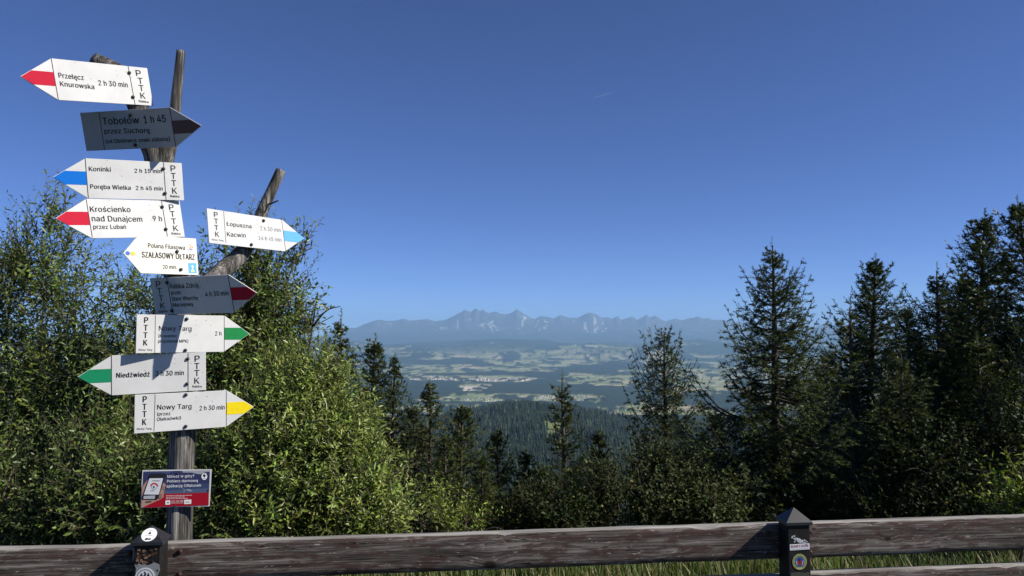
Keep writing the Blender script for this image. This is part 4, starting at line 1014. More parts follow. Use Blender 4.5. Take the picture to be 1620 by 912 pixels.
 'k': (381,[[[(53,2),(54,0),(112,0),(114,2),(114,140),(154,177),(294,0),(366,0),(371,2),(207,208),(202,218),(358,376),(354,378),(282,378),(123,214),(120,213),(114,213),(114,506),(112,510),(54,510),(53,506)]]]),
 'l': (189,[[[(118,0),(160,-2),(178,2),(180,6),(170,54),(136,53),(124,59),(120,62),(114,98),(114,506),(112,508),(54,508),(53,506),(53,80),(54,62),(63,36),(74,20),(90,8)]]]),
 'm': (610,[[[(53,2),(54,0),(112,0),(114,2),(114,226),(117,266),(126,290),(144,312),(160,321),(202,330),(222,327),(240,320),(252,312),(266,296),(272,280),(274,260),(274,2),(276,0),(334,0),(335,2),(335,248),(345,290),(374,320),(388,326),(438,329),(456,323),(472,314),(485,298),(494,278),(496,254),(496,2),(498,0),(556,0),(557,2),(556,268),(550,308),(541,328),(533,340),(514,361),(498,371),(478,380),(454,386),(438,386),(390,377),(376,371),(336,342),(326,328),(318,311),(304,340),(286,362),(262,378),(244,384),(220,386),(178,378),(166,371),(132,346),(122,332),(114,315),(112,320),(112,378),(54,378),(53,376)]]]),
 'n': (410,[[[(53,2),(54,0),(112,0),(114,2),(116,248),(119,266),(126,284),(135,296),(148,308),(174,324),(186,327),(210,329),(234,326),(256,318),(262,314),(274,303),(286,286),(292,266),(296,236),(296,2),(298,0),(354,0),(356,2),(355,272),(350,298),(340,322),(325,344),(312,356),(300,365),(274,378),(252,383),(226,384),(196,381),(174,374),(148,358),(132,344),(114,316),(112,320),(112,378),(54,378),(53,376)]]]),
 'o': (415,[[[(188,-6),(210,-8),(246,-4),(282,8),(300,16),(312,26),(342,56),(360,86),(372,120),(378,146),(381,186),(379,228),(370,264),(358,294),(336,326),(322,342),(302,358),(276,372),(242,382),(206,384),(174,382),(146,375),(116,360),(94,342),(74,320),(68,312),(56,290),(44,260),(37,228),(34,186),(38,146),(44,116),(49,102),(55,86),(71,60),(93,36),(116,16),(146,2),(170,-4)],[(198,47),(182,49),(162,56),(146,65),(130,80),(119,96),(107,122),(96,188),(108,258),(118,278),(130,296),(144,309),(164,322),(182,328),(206,330),(230,328),(252,321),(276,305),(298,278),(306,260),(315,230),(318,210),(318,164),(313,134),(307,116),(297,96),(284,79),(272,68),(252,55),(216,47)]]]),
 'p': (424,[[[(53,-142),(54,-143),(112,-143),(114,-142),(114,58),(118,58),(120,55),(138,31),(178,2),(192,-4),(210,-8),(256,-6),(292,4),(322,22),(336,34),(355,56),(370,84),(382,120),(388,152),(388,224),(382,258),(370,294),(352,323),(334,343),(315,360),(292,372),(262,382),(228,384),(186,379),(172,373),(148,355),(136,344),(119,320),(114,319),(112,320),(112,378),(54,379),(53,378)],[(220,47),(196,50),(178,56),(162,64),(148,78),(134,96),(126,114),(118,140),(114,164),(114,216),(116,234),(123,258),(134,282),(154,306),(172,318),(196,328),(220,330),(244,328),(262,322),(282,309),(294,298),(307,282),(316,260),(323,240),(326,216),(326,152),(316,116),(307,98),(294,81),(285,72),(264,56),(244,49)]]]),
 'r': (259,[[[(53,2),(54,0),(112,0),(114,2),(116,254),(119,268),(126,284),(138,299),(160,315),(172,320),(208,326),(240,322),(242,326),(242,382),(240,384),(192,384),(166,374),(154,368),(136,352),(123,338),(114,321),(112,326),(112,378),(54,378),(53,376)]]]),
 's': (365,[[[(148,-6),(212,-7),(232,-3),(260,6),(292,26),(311,46),(324,66),(329,84),(329,124),(320,154),(306,172),(286,188),(262,200),(176,222),(130,240),(124,242),(115,252),(111,262),(108,276),(111,292),(120,306),(130,317),(146,326),(166,331),(208,332),(232,322),(243,316),(254,304),(268,278),(322,290),(324,292),(302,334),(286,352),(262,368),(232,380),(212,383),(160,383),(142,380),(116,370),(88,355),(66,334),(54,312),(49,294),(48,258),(57,228),(72,208),(88,194),(128,177),(238,146),(254,136),(263,124),(268,102),(266,90),(258,76),(242,60),(226,53),(206,47),(182,44),(158,47),(124,60),(108,76),(100,90),(94,106),(92,107),(36,94),(40,76),(48,58),(61,40),(76,23),(94,11),(112,3)]]]),
 't': (227,[[[(152,-2),(190,-4),(213,4),(202,52),(196,54),(154,51),(142,56),(130,70),(128,324),(130,326),(202,326),(204,330),(204,378),(128,380),(126,468),(124,470),(68,470),(66,468),(66,382),(62,380),(8,380),(6,376),(6,328),(62,326),(66,324),(66,90),(68,66),(76,42),(96,18),(116,6),(136,-1)]]]),
 'u': (410,[[[(162,-4),(180,-5),(204,-4),(234,5),(256,16),(276,34),(298,66),(298,2),(300,0),(354,0),(356,2),(356,378),(354,379),(298,379),(296,378),(296,134),(290,114),(284,98),(274,84),(262,70),(234,55),(202,50),(174,53),(154,61),(135,78),(123,96),(117,114),(114,144),(114,378),(112,379),(54,379),(53,378),(54,110),(60,84),(68,60),(80,42),(97,24),(114,11),(136,2)]]]),
 'w': (567,[[[(137,2),(142,0),(196,0),(200,2),(282,307),(286,304),(368,2),(370,0),(426,0),(429,2),(544,376),(544,378),(484,378),(479,376),(414,140),(396,69),(382,136),(316,378),(256,378),(251,376),(204,206),(172,70),(168,70),(168,74),(154,136),(88,376),(84,378),(24,378),(24,376)]]]),
 'y': (389,[[[(70,-144),(90,-145),(138,-136),(178,-104),(205,-56),(368,370),(370,379),(305,378),(224,156),(196,63),(192,66),(164,160),(86,376),(82,380),(18,378),(162,0),(151,-36),(129,-74),(106,-88),(64,-86),(60,-88),(47,-138),(54,-141)]]]),
 'z': (380,[[[(42,2),(44,0),(338,0),(339,2),(339,52),(338,56),(128,56),(126,58),(332,329),(333,334),(333,376),(332,378),(50,378),(48,376),(48,326),(50,324),(250,324),(254,322),(254,320),(42,46)]]]),
 'ó': (415,[[[(188,-6),(210,-8),(246,-4),(282,8),(300,16),(312,26),(342,56),(360,86),(372,120),(378,146),(381,186),(379,228),(370,264),(358,294),(336,326),(322,342),(302,358),(276,372),(242,382),(206,384),(174,382),(146,375),(116,360),(94,342),(74,320),(68,312),(56,290),(44,260),(37,228),(34,186),(38,146),(44,116),(49,102),(55,86),(71,60),(93,36),(116,16),(146,2),(170,-4)],[(198,47),(182,49),(162,56),(146,65),(130,80),(119,96),(107,122),(96,188),(108,258),(118,278),(130,296),(144,309),(164,322),(182,328),(206,330),(230,328),(252,321),(276,305),(298,278),(306,260),(315,230),(318,210),(318,164),(313,134),(307,116),(297,96),(284,79),(272,68),(252,55),(216,47)]],[[(182,432),(186,430),(230,430),(296,528),(294,529),(228,528)]]]),
 'ą': (389,[[[(280,-144),(298,-145),(326,-141),(352,-132),(357,-128),(342,-92),(338,-87),(314,-94),(304,-93),(287,-86),(280,-68),(282,-54),(288,-42),(336,0),(336,256),(336,276),(330,300),(318,328),(298,352),(284,361),(238,379),(194,384),(130,374),(112,368),(94,358),(78,346),(63,330),(55,318),(42,292),(92,276),(100,275),(118,301),(148,322),(196,331),(238,322),(267,298),(270,240),(262,234),(236,227),(178,220),(124,211),(80,194),(64,184),(48,168),(36,148),(30,106),(32,88),(37,66),(52,40),(76,14),(116,-3),(160,-9),(218,2),(250,24),(272,51),(276,52),(276,6),(231,-38),(225,-48),(220,-62),(219,-80),(222,-102),(231,-116),(243,-128),(254,-136),(260,-139)],[(170,45),(130,52),(102,72),(93,100),(92,112),(97,130),(103,138),(130,157),(140,160),(182,170),(260,182),(274,189),(276,186),(276,136),(269,106),(257,84),(242,68),(212,51)]]]),
 'ę': (404,[[[(282,-146),(300,-148),(326,-144),(354,-135),(358,-132),(342,-90),(338,-89),(326,-94),(312,-97),(290,-91),(286,-86),(281,-68),(290,-38),(343,40),(361,78),(364,90),(306,104),(284,73),(254,53),(206,46),(192,48),(168,54),(152,60),(136,72),(121,88),(110,106),(102,132),(100,168),(368,170),(370,172),(370,226),(366,250),(357,282),(348,304),(334,324),(302,356),(288,365),(266,374),(206,384),(174,382),(144,374),(114,358),(82,330),(70,316),(56,292),(44,258),(36,220),(34,184),(38,144),(47,108),(56,84),(65,70),(91,36),(110,21),(120,14),(146,2),(180,-6),(206,-8),(250,-6),(233,-36),(224,-56),(220,-80),(222,-98),(229,-116),(244,-132),(260,-142)],[(98,221),(97,232),(109,270),(130,300),(146,314),(164,323),(182,328),(200,330),(228,328),(246,323),(264,314),(276,302),(297,270),(306,222),(302,221)]]]),
 'Ł': (413,[[[(82,2),(84,0),(380,0),(382,2),(382,56),(380,57),(146,57),(145,58),(146,248),(270,320),(270,380),(270,383),(264,380),(152,316),(146,312),(145,314),(145,506),(144,510),(82,508),(82,278),(80,274),(74,270),(20,240),(16,236),(16,178),(18,174),(78,208),(81,208)]]]),
 'ł': (207,[[[(128,0),(172,-2),(190,2),(192,6),(180,54),(148,52),(134,60),(130,68),(126,98),(126,294),(183,330),(183,378),(182,382),(128,350),(126,350),(126,506),(122,508),(68,508),(64,506),(64,314),(6,278),(6,228),(8,226),(10,228),(58,256),(62,257),(64,254),(64,84),(67,56),(72,38),(86,19),(104,7)]]]),
 'ń': (410,[[[(53,2),(54,0),(112,0),(114,2),(116,248),(119,266),(126,284),(135,296),(148,308),(174,324),(186,327),(210,329),(234,326),(256,318),(262,314),(274,303),(286,286),(292,266),(296,236),(296,2),(298,0),(354,0),(356,2),(355,272),(350,298),(340,322),(325,344),(312,356),(300,365),(274,378),(252,383),(226,384),(196,381),(174,374),(148,358),(132,344),(114,316),(112,320),(112,378),(54,378),(53,376)]],[[(179,430),(180,429),(228,430),(292,526),(292,528),(226,528)]]]),
 'ś': (365,[[[(148,-6),(212,-7),(232,-3),(260,6),(292,26),(311,46),(324,66),(329,84),(329,124),(320,154),(306,172),(286,188),(262,200),(176,222),(130,240),(124,242),(115,252),(111,262),(108,276),(111,292),(120,306),(130,317),(146,326),(166,331),(208,332),(232,322),(243,316),(254,304),(268,278),(322,290),(324,292),(302,334),(286,352),(262,368),(232,380),(212,383),(160,383),(142,380),(116,370),(88,355),(66,334),(54,312),(49,294),(48,258),(57,228),(72,208),(88,194),(128,177),(238,146),(254,136),(263,124),(268,102),(266,90),(258,76),(242,60),(226,53),(206,47),(182,44),(158,47),(124,60),(108,76),(100,90),(94,106),(92,107),(36,94),(40,76),(48,58),(61,40),(76,23),(94,11),(112,3)]],[[(160,430),(210,430),(275,528),(207,528)]]]),
 'ź': (380,[[[(42,2),(44,0),(338,0),(339,2),(339,52),(338,56),(128,56),(126,58),(332,329),(333,334),(333,376),(332,378),(50,378),(48,376),(48,326),(50,324),(250,324),(254,322),(254,320),(42,46)]],[[(161,430),(164,429),(208,429),(211,430),(274,526),(272,528),(208,528)]]]),
 'ż': (380,[[[(42,2),(44,0),(338,0),(339,2),(339,52),(338,56),(128,56),(126,58),(332,329),(333,334),(333,376),(332,378),(50,378),(48,376),(48,326),(50,324),(250,324),(254,322),(254,320),(42,46)]],[[(172,446),(196,444),(208,448),(224,464),(228,472),(228,494),(224,504),(214,513),(188,524),(158,512),(151,506),(144,484),(146,472),(150,464),(166,448)]]]),
 ' ': (188, []),
}

GLYPHS['I'] = (200, [[[(60, 0), (128, 0), (128, 515), (60, 515)]]])
from mathutils.geometry import tessellate_polygon
_font_cache = {}
def text_mesh(s, bold):
    key = (s, bold)
    if key in _font_cache: return _font_cache[key]
    V, F, x = [], [], 0.0
    k = {0: 6, 1: 14, 2: 30}[bold]
    shifts = {0: [-4, 4], 1: [-10, 0, 10], 2: [-20, 0, 20]}[bold]     # heavier weights: the outline laid down again a hair to the side
    for ch in s:
        adv, comps = GLYPHS[ch]
        for comp in comps:
            loops = [[Vector((p[0], p[1], 0)) for p in c] for c in comp]
            tris = tessellate_polygon(loops)
            for layer, sh in enumerate(shifts):
                base = len(V)
                for lp in loops: V += [((p.x+x+sh)/1000, p.y/1000, layer*0.00006) for p in lp]
                for t in tris:
                    a, b_, c_ = [V[base+q] for q in t]
                    up = (b_[0]-a[0])*(c_[1]-a[1])-(b_[1]-a[1])*(c_[0]-a[0])
                    F.append(tuple(base+q for q in (t if up > 0 else t[::-1])))
        x += adv+k
    _font_cache[key] = (np.array(V), F)
    return _font_cache[key]
CAP = None
def lettering(parent, s, x, z, width, rise, cap, bold, y, mat, name='lettering'):
    global CAP
    if CAP is None: CAP = text_mesh('T', 0)[0][:, 1].max()
    V, F = text_mesh(s, bold)
    x0, x1 = V[:, 0].min(), V[:, 0].max()
    sx = width/(x1-x0); sz = cap/CAP
    sl = rise/width
    W = [(x+(v[0]-x0)*sx, y-v[2], z+v[1]*sz+(v[0]-x0)*sx*sl) for v in V]
    mb = MB(); mb.add(W, F)
    return mb.build(name, mat, parent)
def glyph(parent, ch, x, z, h, wdt, bold, y, mat):
    V, F = text_mesh(ch, bold)
    a, b = V[:, :2].min(0), V[:, :2].max(0)
    W = [(x+((v[0]-a[0])/(b[0]-a[0])-0.5)*wdt, y-v[2], z+((v[1]-a[1])/(b[1]-a[1])-0.5)*h) for v in V]
    mb = MB(); mb.add(W, F)
    return mb.build('letter', mat, parent)

# ------------------------------------------------------------------ the fence
fence = empty('wooden_fence', (-1.441, 3.05, 0))
fence.rotation_euler = (0, 0, math.radians(6.6))
tag(fence, 'low weathered wooden fence of brown plank rails and black capped posts', 'fence')
S2 = 2.709
RY0, RTH = 0.0925, 0.045
def rail(x0, x1, z0, z1, seed, tilt=0.0):
    n = 90
    xs = np.linspace(x0, x1, n)
    h = z1-z0
    prof = []
    for (a, b_) in [(0,0.02),(0,0.2),(0,0.4),(0,0.6),(0,0.8),(0,0.975),(0.12,1),(0.5,1),(0.88,1),(1,0.975),(1,0.5),(1,0.03),(0.85,0),(0.15,0)]:
        prof.append((a*RTH, b_*h))
    prof = np.array(prof); m = len(prof)
    k = np.arange(m)
    nz = (fbm(xs[:, None]*5+seed*9, k[None]*0.9+0*xs[:, None], seed, 3)-0.5)
    edge = np.where(np.isin(k, [5, 6, 9, 8, 0, 13]), 1.0, 0.35)
    Y = RY0+prof[None, :, 0]+nz*0.004*edge
    wave = (fbm(xs*0.9+seed, xs*0+3.3, seed+5, 2)-0.5)*0.010
    chip = -np.clip(fbm(xs*9+seed, xs*0+1.7, seed+6, 2)-0.62, 0, 1)*0.05
    Zr = z0+prof[None, :, 1]+wave[:, None]+nz*0.005*edge+tilt*(xs[:, None]-x0)
    Zr = Zr+np.where(np.isin(k, [5, 6]), 1.0, 0)[None]*chip[:, None]
    V = np.stack([np.broadcast_to(xs[:, None], Y.shape), Y, Zr], -1).reshape(-1, 3)
    i = np.arange(n-1)[:, None]*m; j = k[None]; q = (j+1) % m
    F = np.stack([i+j, i+q, i+m+q, i+m+j], -1).reshape(-1, 4)[:, ::-1]
    me = mesh_np('rail', V, F, M['rail'], smooth=False)
    # end caps
    import bmesh
    bm = bmesh.new(); bm.from_mesh(me); bm.verts.ensure_lookup_table()
    bm.faces.new([bm.verts[t] for t in range(m)]); bm.faces.new([bm.verts[(n-1)*m+t] for t in reversed(range(m))])
    bmesh.ops.recalc_face_normals(bm, faces=bm.faces)
    bm.to_mesh(me); bm.free()
    return link('rail', me, fence)
rail(-2.72, -0.004, 0.583, 0.737, 1)
rail(0.004, S2-0.004, 0.585, 0.740, 2)
rail(S2+0.004, 5.45, 0.588, 0.742, 3)
rail(-2.72, -0.004, 0.365, 0.517, 4)
rail(0.004, S2-0.004, 0.363, 0.516, 5)
rail(S2+0.004, 5.45, 0.366, 0.520, 6)

PW = 0.053
def post(x):
    root = MB()
    # body with softened edges, sunk into the ground
    z0 = lz(-1.441+x*0.9934, 3.05+x*0.1149)-0.25; z1 = 0.772
    bv = 0.006; D0, D1 = 0.0, 0.088
    loop = [(-PW+bv, D0), (PW-bv, D0), (PW, D0+bv), (PW, D1-bv), (PW-bv, D1), (-PW+bv, D1), (-PW, D1-bv), (-PW, D0+bv)]
    zs = [z0, 0.3, 0.5, 0.65, z1]
    vs = []
    rng = random.Random(int(x*10)+3)
    for z in zs: vs += [(a+rng.uniform(-0.0008, 0.0008), b_+rng.uniform(-0.0008, 0.0008), z) for a, b_ in loop]
    fs = []
    for i in range(len(zs)-1):
        for j in range(8): fs.append((i*8+j, i*8+(j+1) % 8, i*8+8+(j+1) % 8, i*8+8+j))
    fs.append(tuple(range(len(vs)-8, len(vs)))); fs.append(tuple(range(7, -1, -1)))
    root.add(vs, fs)
    p = root.build('post', M['post'], fence, loc=(x, 0, 0))
    c = MB()
    q = 0.0615; y0, y1 = -0.0085, 0.0965; ym = 0.044
    b0, b1, ap = 0.757, 0.771, 0.826
    vs = [(-q, y0, b0), (q, y0, b0), (q, y1, b0), (-q, y1, b0), (-q, y0, b1), (q, y0, b1), (q, y1, b1), (-q, y1, b1), (0, ym, ap)]
    fs = [(0, 1, 5, 4), (1, 2, 6, 5), (2, 3, 7, 6), (3, 0, 4, 7), (4, 5, 8), (5, 6, 8), (6, 7, 8), (7, 4, 8)]
    iq, iy0, iy1 = PW+0.0006, -0.0006, 0.0886
    vs += [(-iq, iy0, b0), (iq, iy0, b0), (iq, iy1, b0), (-iq, iy1, b0)]
    fs += [(1, 0, 9, 10), (2, 1, 10, 11), (3, 2, 11, 12), (0, 3, 12, 9)]
    c.add(vs, fs)
    co = c.build('post_cap', M['cap'], p)
    md = co.modifiers.new('bevel', 'BEVEL'); md.width = 0.002; md.segments = 2; md.limit_method = 'ANGLE'
    return p
pl_, pr_ = post(0.0), post(S2)
def bolt(x, z):
    b_ = MB()
    n = 10; r = 0.010
    rings = [(1.0, 0), (1.0, -0.003), (0.8, -0.007), (0.35, -0.009)]
    vs = [(x+r*k*math.cos(2*math.pi*j/n), RY0-0.001+dy, z+r*k*math.sin(2*math.pi*j/n)) for k, dy in rings for j in range(n)]
    fs = [(i*n+j, i*n+(j+1) % n, i*n+n+(j+1) % n, i*n+n+j) for i in range(3) for j in range(n)] + [tuple(range(3*n, 4*n))]
    b_.add(vs, fs)
    return b_.build('bolt', M['bolt'], fence, smooth=True)
for x in (0, S2):
    for dx in (-0.098, 0.098):
        for z in (0.705, 0.613, 0.485): bolt(x+dx, z)

# --- stickers on the posts (each sticker one printed piece)
WHT, BLK, RED, NAVY = (0.75, 0.75, 0.74), (0.02, 0.02, 0.022), (0.42, 0.012, 0.03), (0.02, 0.03, 0.12)
def sticker(parent, mb, name='sticker', label=None):
    o = mb.build(name, M['print'], parent)
    if label: o['label'] = label
    return o
rnd = random.Random(4)
# left post: torn brown label, pale torn paper, round castle emblem
s = MB()
for k in range(26):
    x = rnd.uniform(-0.036, 0.036); z = rnd.uniform(0.690, 0.745); a = rnd.uniform(0.003, 0.009)
    col = rnd.choice([(0.14, 0.085, 0.05), (0.10, 0.055, 0.032), (0.20, 0.14, 0.09), (0.06, 0.03, 0.02)])
    n = 6; s.plate([(x+a*rnd.uniform(0.6, 1.3)*math.cos(6.283*j/n), z+a*rnd.uniform(0.5, 1.0)*math.sin(6.283*j/n)) for j in range(n)], -0.0012-0.00003*k, -0.0005, col)
sticker(pl_, s, 'torn_sticker', 'brown scraps of a torn-off label')
s = MB(); pts = []
for j in range(40):
    t_ = j/40*4
    x, z = ((-0.045+0.09*t_, 0.53) if t_ < 1 else (0.045, 0.53+0.155*(t_-1)) if t_ < 2 else (0.045-0.09*(t_-2), 0.685) if t_ < 3 else (-0.045, 0.685-0.155*(t_-3)))
    pts.append((x+rnd.uniform(-0.006, 0.006), z+rnd.uniform(-0.006, 0.006)))
s.plate(pts, -0.0013, -0.0006, (0.22, 0.23, 0.235))
for k in range(30):
    x = rnd.uniform(-0.043, 0.043); z = rnd.uniform(0.535, 0.683); a = rnd.uniform(0.002, 0.006)
    s.plate([(x+a*rnd.uniform(0.4, 1.4)*math.cos(6.283*j/5), z+a*rnd.uniform(0.4, 1.4)*math.sin(6.283*j/5)) for j in range(5)], -0.0017, -0.0006, rnd.choice([(0.03, 0.03, 0.032), (0.35, 0.36, 0.36)]))
sticker(pl_, s, 'torn_sticker', 'grey remains of a peeled paper sticker')
s = MB(); cx, cz = -0.005, 0.634
s.disc(cx, cz, 0.037, -0.0022, -0.0005, 36, (0.60, 0.61, 0.63))
s.disc(cx, cz, 0.031, -0.0025, -0.0006, 36, (0.03, 0.035, 0.05)); s.disc(cx, cz, 0.028, -0.0028, -0.0007, 36, (0.60, 0.61, 0.63))
ink = (0.035, 0.04, 0.055); y = -0.0031
for sx in (-1, 1):
    s.plate([(cx+sx*0.013-0.005, cz-0.016), (cx+sx*0.013+0.005, cz-0.016), (cx+sx*0.013+0.005, cz+0.008), (cx+sx*0.013, cz+0.018), (cx+sx*0.013-0.005, cz+0.008)], y, -0.0008, ink)
    s.disc(cx+sx*0.013, cz+0.001, 0.0016, y-0.0003, -0.0008, 8, (0.6, 0.61, 0.63))
s.plate([(cx-0.018, cz-0.019), (cx+0.018, cz-0.019), (cx+0.018, cz-0.0165), (cx-0.018, cz-0.0165)], y, -0.0008, ink)
s.plate([(cx-0.008, cz-0.016), (cx-0.003, cz-0.016), (cx-0.003, cz-0.006), (cx+0.003, cz-0.006), (cx+0.003, cz-0.016), (cx+0.008, cz-0.016), (cx+0.008, cz-0.001), (cx-0.008, cz-0.001)], y, -0.0008, ink)
s.plate([(cx-0.006, cz+0.006), (cx, cz+0.003), (cx+0.006, cz+0.008), (cx+0.004, cz+0.018), (cx-0.002, cz+0.023), (cx-0.005, cz+0.018), (cx-0.001, cz+0.014)], y, -0.0008, ink)
for k in range(9):
    a = math.radians(215+k*14); xx, zz = cx+0.0335*math.cos(a), cz+0.034*math.sin(a)
    s.disc(xx, zz, 0.0011, -0.0025, -0.0008, 6, ink)
sticker(pl_, s, 'sticker', 'round white sticker with a dark castle and bird emblem')
# strip of white tape on the left side of the left post
s = MB(); s.box(-PW-0.0012, -PW-0.0002, 0.006, 0.03, 0.70, 0.745, (0.7, 0.7, 0.7)); sticker(pl_, s, 'tape_strip', 'small white strip of tape')
# round white sticker on the sloping front of the left cap
n_ = Vector((0, -0.055, 0.0525)).normalized(); e1 = Vector((1, 0, 0)); e2 = n_.cross(e1).normalized()
if e2.z < 0: e2 = -e2
o0 = Vector((0.002, 0.0135, 0.7945))
s = MB()
def slope(pts, lift, col):
    ps = [o0+e1*a+e2*b_+n_*lift for a, b_ in pts]; m_ = len(ps)
    qs = [o0+e1*a+e2*b_+n_*0.0002 for a, b_ in pts]
    s.add(ps+qs, [tuple(range(m_))]+[(i, i+m_, (i+1) % m_+m_, (i+1) % m_) for i in range(m_)], col)
def ell(a0, b0, ra, rb, n): return [(a0+ra*math.cos(6.2832*j/n), b0+rb*math.sin(6.2832*j/n)) for j in range(n)]
slope(ell(0, 0, 0.029, 0.029, 30), 0.0012, (0.8, 0.8, 0.8))
slope([(-0.005, 0.002), (0.006, 0.002), (0.005, 0.007), (0.003, 0.0125), (0.0, 0.013), (-0.001, 0.009), (-0.004, 0.006)], 0.0016, BLK)
slope([(-0.014, -0.004), (0.014, -0.004), (0.014, -0.0055), (-0.014, -0.0055)], 0.0016, (0.25, 0.25, 0.25))
slope([(-0.010, 0.017), (0.012, 0.017), (0.012, 0.0182), (-0.010, 0.0182)], 0.0016, (0.3, 0.3, 0.3))
slope([(-0.012, -0.022), (-0.004, -0.024), (0.0, -0.020), (0.004, -0.0235), (0.012, -0.021), (0.010, -0.015), (0.003, -0.017), (-0.004, -0.014), (-0.010, -0.016)], 0.0016, BLK)
sticker(pl_, s, 'sticker', 'round white sticker on the cap')
# right post: torn white scrap, lettered strip, round yellow and blue badge, grey scrap
s = MB(); rnd = random.Random(9)
for k in range(60):
    t_ = rnd.random(); x = -0.030+0.066*t_+rnd.gauss(0, 0.004); z = 0.704-0.030*t_+rnd.gauss(0, 0.006); a = rnd.uniform(0.001, 0.0075)*(1.2-abs(t_-0.5))
    s.plate([(x+a*rnd.uniform(0.5, 1.4)*math.cos(6.283*j/6), z+a*rnd.uniform(0.4, 1.0)*math.sin(6.283*j/6)) for j in range(6)], -0.0011-0.00002*k, -0.0005, rnd.choice([(0.55, 0.56, 0.58), (0.42, 0.43, 0.45)]))
sticker(pr_, s, 'torn_sticker', 'white scraps of a torn-off sticker')
s = MB(); s.plate([(-0.043, 0.651), (0.047, 0.653), (0.047, 0.678), (-0.043, 0.676)], -0.0020, -0.0004, (0.72, 0.72, 0.74))
st = sticker(pr_, s, 'sticker', 'white strip sticker with red lettering')
M['red_ink'] = plain('red_ink', (0.33, 0.008, 0.03), 0.5, 0.4)
lettering(pr_, 'BARTOUR', -0.038, 0.6625, 0.080, 0.001, 0.0105, 2, -0.0024, M['red_ink'])
s = MB()
for k in range(22): s.box(-0.037+k*0.0037, -0.037+k*0.0037+0.0026, -0.0024, -0.0008, 0.6555, 0.6575, (0.35, 0.35, 0.38))
sticker(pr_, s, 'fine_print')
s = MB(); cx, cz = 0.0, 0.601
YEL, BLU = (0.42, 0.42, 0.15), (0.055, 0.10, 0.26)
s.disc(cx, cz, 0.034, -0.0014, -0.0004, 40, (0.06, 0.07, 0.05), 0.035); s.disc(cx, cz, 0.0325, -0.0017, -0.0005, 40, YEL, 0.0335)
s.disc(cx, cz, 0.0225, -0.0020, -0.0006, 36, BLU, 0.0235)
for k in range(26):
    a = math.radians(-60+k*12); r_ = 0.0275
    if 255 < (math.degrees(a) % 360) < 285: continue
    ux, uz = math.cos(a), math.sin(a); q = 0.0018
    s.plate([(cx+ux*(r_+d)*1.0-uz*e*q, cz+uz*(r_+d)+ux*e*q) for d, e in ((-0.0028, -0.6), (0.0028, -0.6), (0.0028, 0.6), (-0.0028, 0.6))][::-1] if False else [(cx+ux*(r_+d)-uz*e*q, cz+uz*(r_+d)+ux*e*q) for d, e in ((-0.0028, -0.6), (0.0028, -0.6), (0.0028, 0.6), (-0.0028, 0.6))], -0.0021, -0.0008, (0.05, 0.06, 0.03))
s.disc(cx, cz-0.003, 0.0095, -0.0023, -0.0008, 18, (0.30, 0.03, 0.03), 0.0115)
s.disc(cx, cz+0.008, 0.005, -0.0025, -0.0008, 12, BLK, 0.0045)
for sx in (-1, 1):
    s.plate([(cx+sx*0.002-0.0008, cz+0.011), (cx+sx*0.002+0.0008, cz+0.011), (cx+sx*0.004+0.0008, cz+0.016), (cx+sx*0.004-0.0008, cz+0.016)], -0.0025, -0.0008, BLK)
    s.plate([(cx+sx*0.010, cz-0.013), (cx+sx*0.0125, cz-0.012), (cx+sx*0.0175, cz+0.004), (cx+sx*0.0155, cz+0.005)][::sx], -0.0025, -0.0008, (0.7, 0.72, 0.75))
sticker(pr_, s, 'sticker', 'round yellow-rimmed blue badge sticker with a red beetle shape')
s = MB(); s.plate([(-0.043, 0.50), (0.045, 0.50), (0.044, 0.556), (0.02, 0.553), (-0.01, 0.557), (-0.042, 0.554)], -0.0011, -0.0004, (0.065, 0.07, 0.055)); sticker(pr_, s, 'torn_sticker', 'faded grey paper scrap')

# ------------------------------------------------------------------ the signpost: a forked trunk
PY = 3.40
def pw(px, py, Y=PY): return at(px, py, Y)
g0 = lz(at(283, 860, PY)[0], PY)
sp = empty('signpost', (at(283, 860, PY)[0], PY, g0))
tag(sp, 'weathered grey forked tree trunk set up as a signpost behind the fence', 'signpost')
off = np.array([at(283, 860, PY)[0], PY, g0])
b0 = at(283, 860, PY); b0[2] = g0-0.2
def limb(name, pts, n, sides, rough, seed, ends=True):
    """pts: rows (x,y,z,r)"""
    q = spline(pts, n)
    V, F, T = tube(q[:, :3]-off, np.maximum(q[:, 3], 0.004), sides, rough, seed)
    me = mesh_np(name, V, [F[:, ::-1], T[:, ::-1]] if False else [F, T], M['pole'], smooth=False)
    import bmesh
    bm = bmesh.new(); bm.from_mesh(me); bmesh.ops.recalc_face_normals(bm, faces=bm.faces); bm.to_mesh(me); bm.free()
    return link(name, me, sp)
def row(px, py, r, Y=PY): return (*pw(px, py, Y), r)
limb('trunk', [(*b0, 0.058), row(284, 800, 0.057), row(288, 690, 0.055), row(291, 600, 0.054), row(290, 520, 0.052), row(281, 450, 0.052), row(270, 380, 0.051), row(259, 310, 0.050), row(247, 250, 0.050),
               row(232, 215, 0.046), row(222, 180, 0.043), row(210, 148, 0.042), row(192, 121, 0.040), row(171, 107, 0.038), row(150, 97, 0.036)], 120, 28, 0.15, 3)
limb('branch', [row(252, 300, 0.036), row(259, 252, 0.040), row(268, 222, 0.034), row(275, 190, 0.026), row(280, 140, 0.022), row(286, 81, 0.019)], 60, 16, 0.15, 5)
limb('branch', [row(288, 490, 0.040), row(322, 458, 0.044), row(352, 430, 0.043, 3.50), row(380, 404, 0.037, 3.62), row(400, 372, 0.033, 3.70), row(416, 332, 0.029, 3.73), row(430, 300, 0.026, 3.75), row(444, 270, 0.025, 3.77)], 76, 16, 0.15, 6)
limb('snag', [row(419, 324, 0.006, 3.73), row(430, 322, 0.004, 3.71), row(441, 317, 0.003, 3.69)], 6, 6, 0.1, 7)

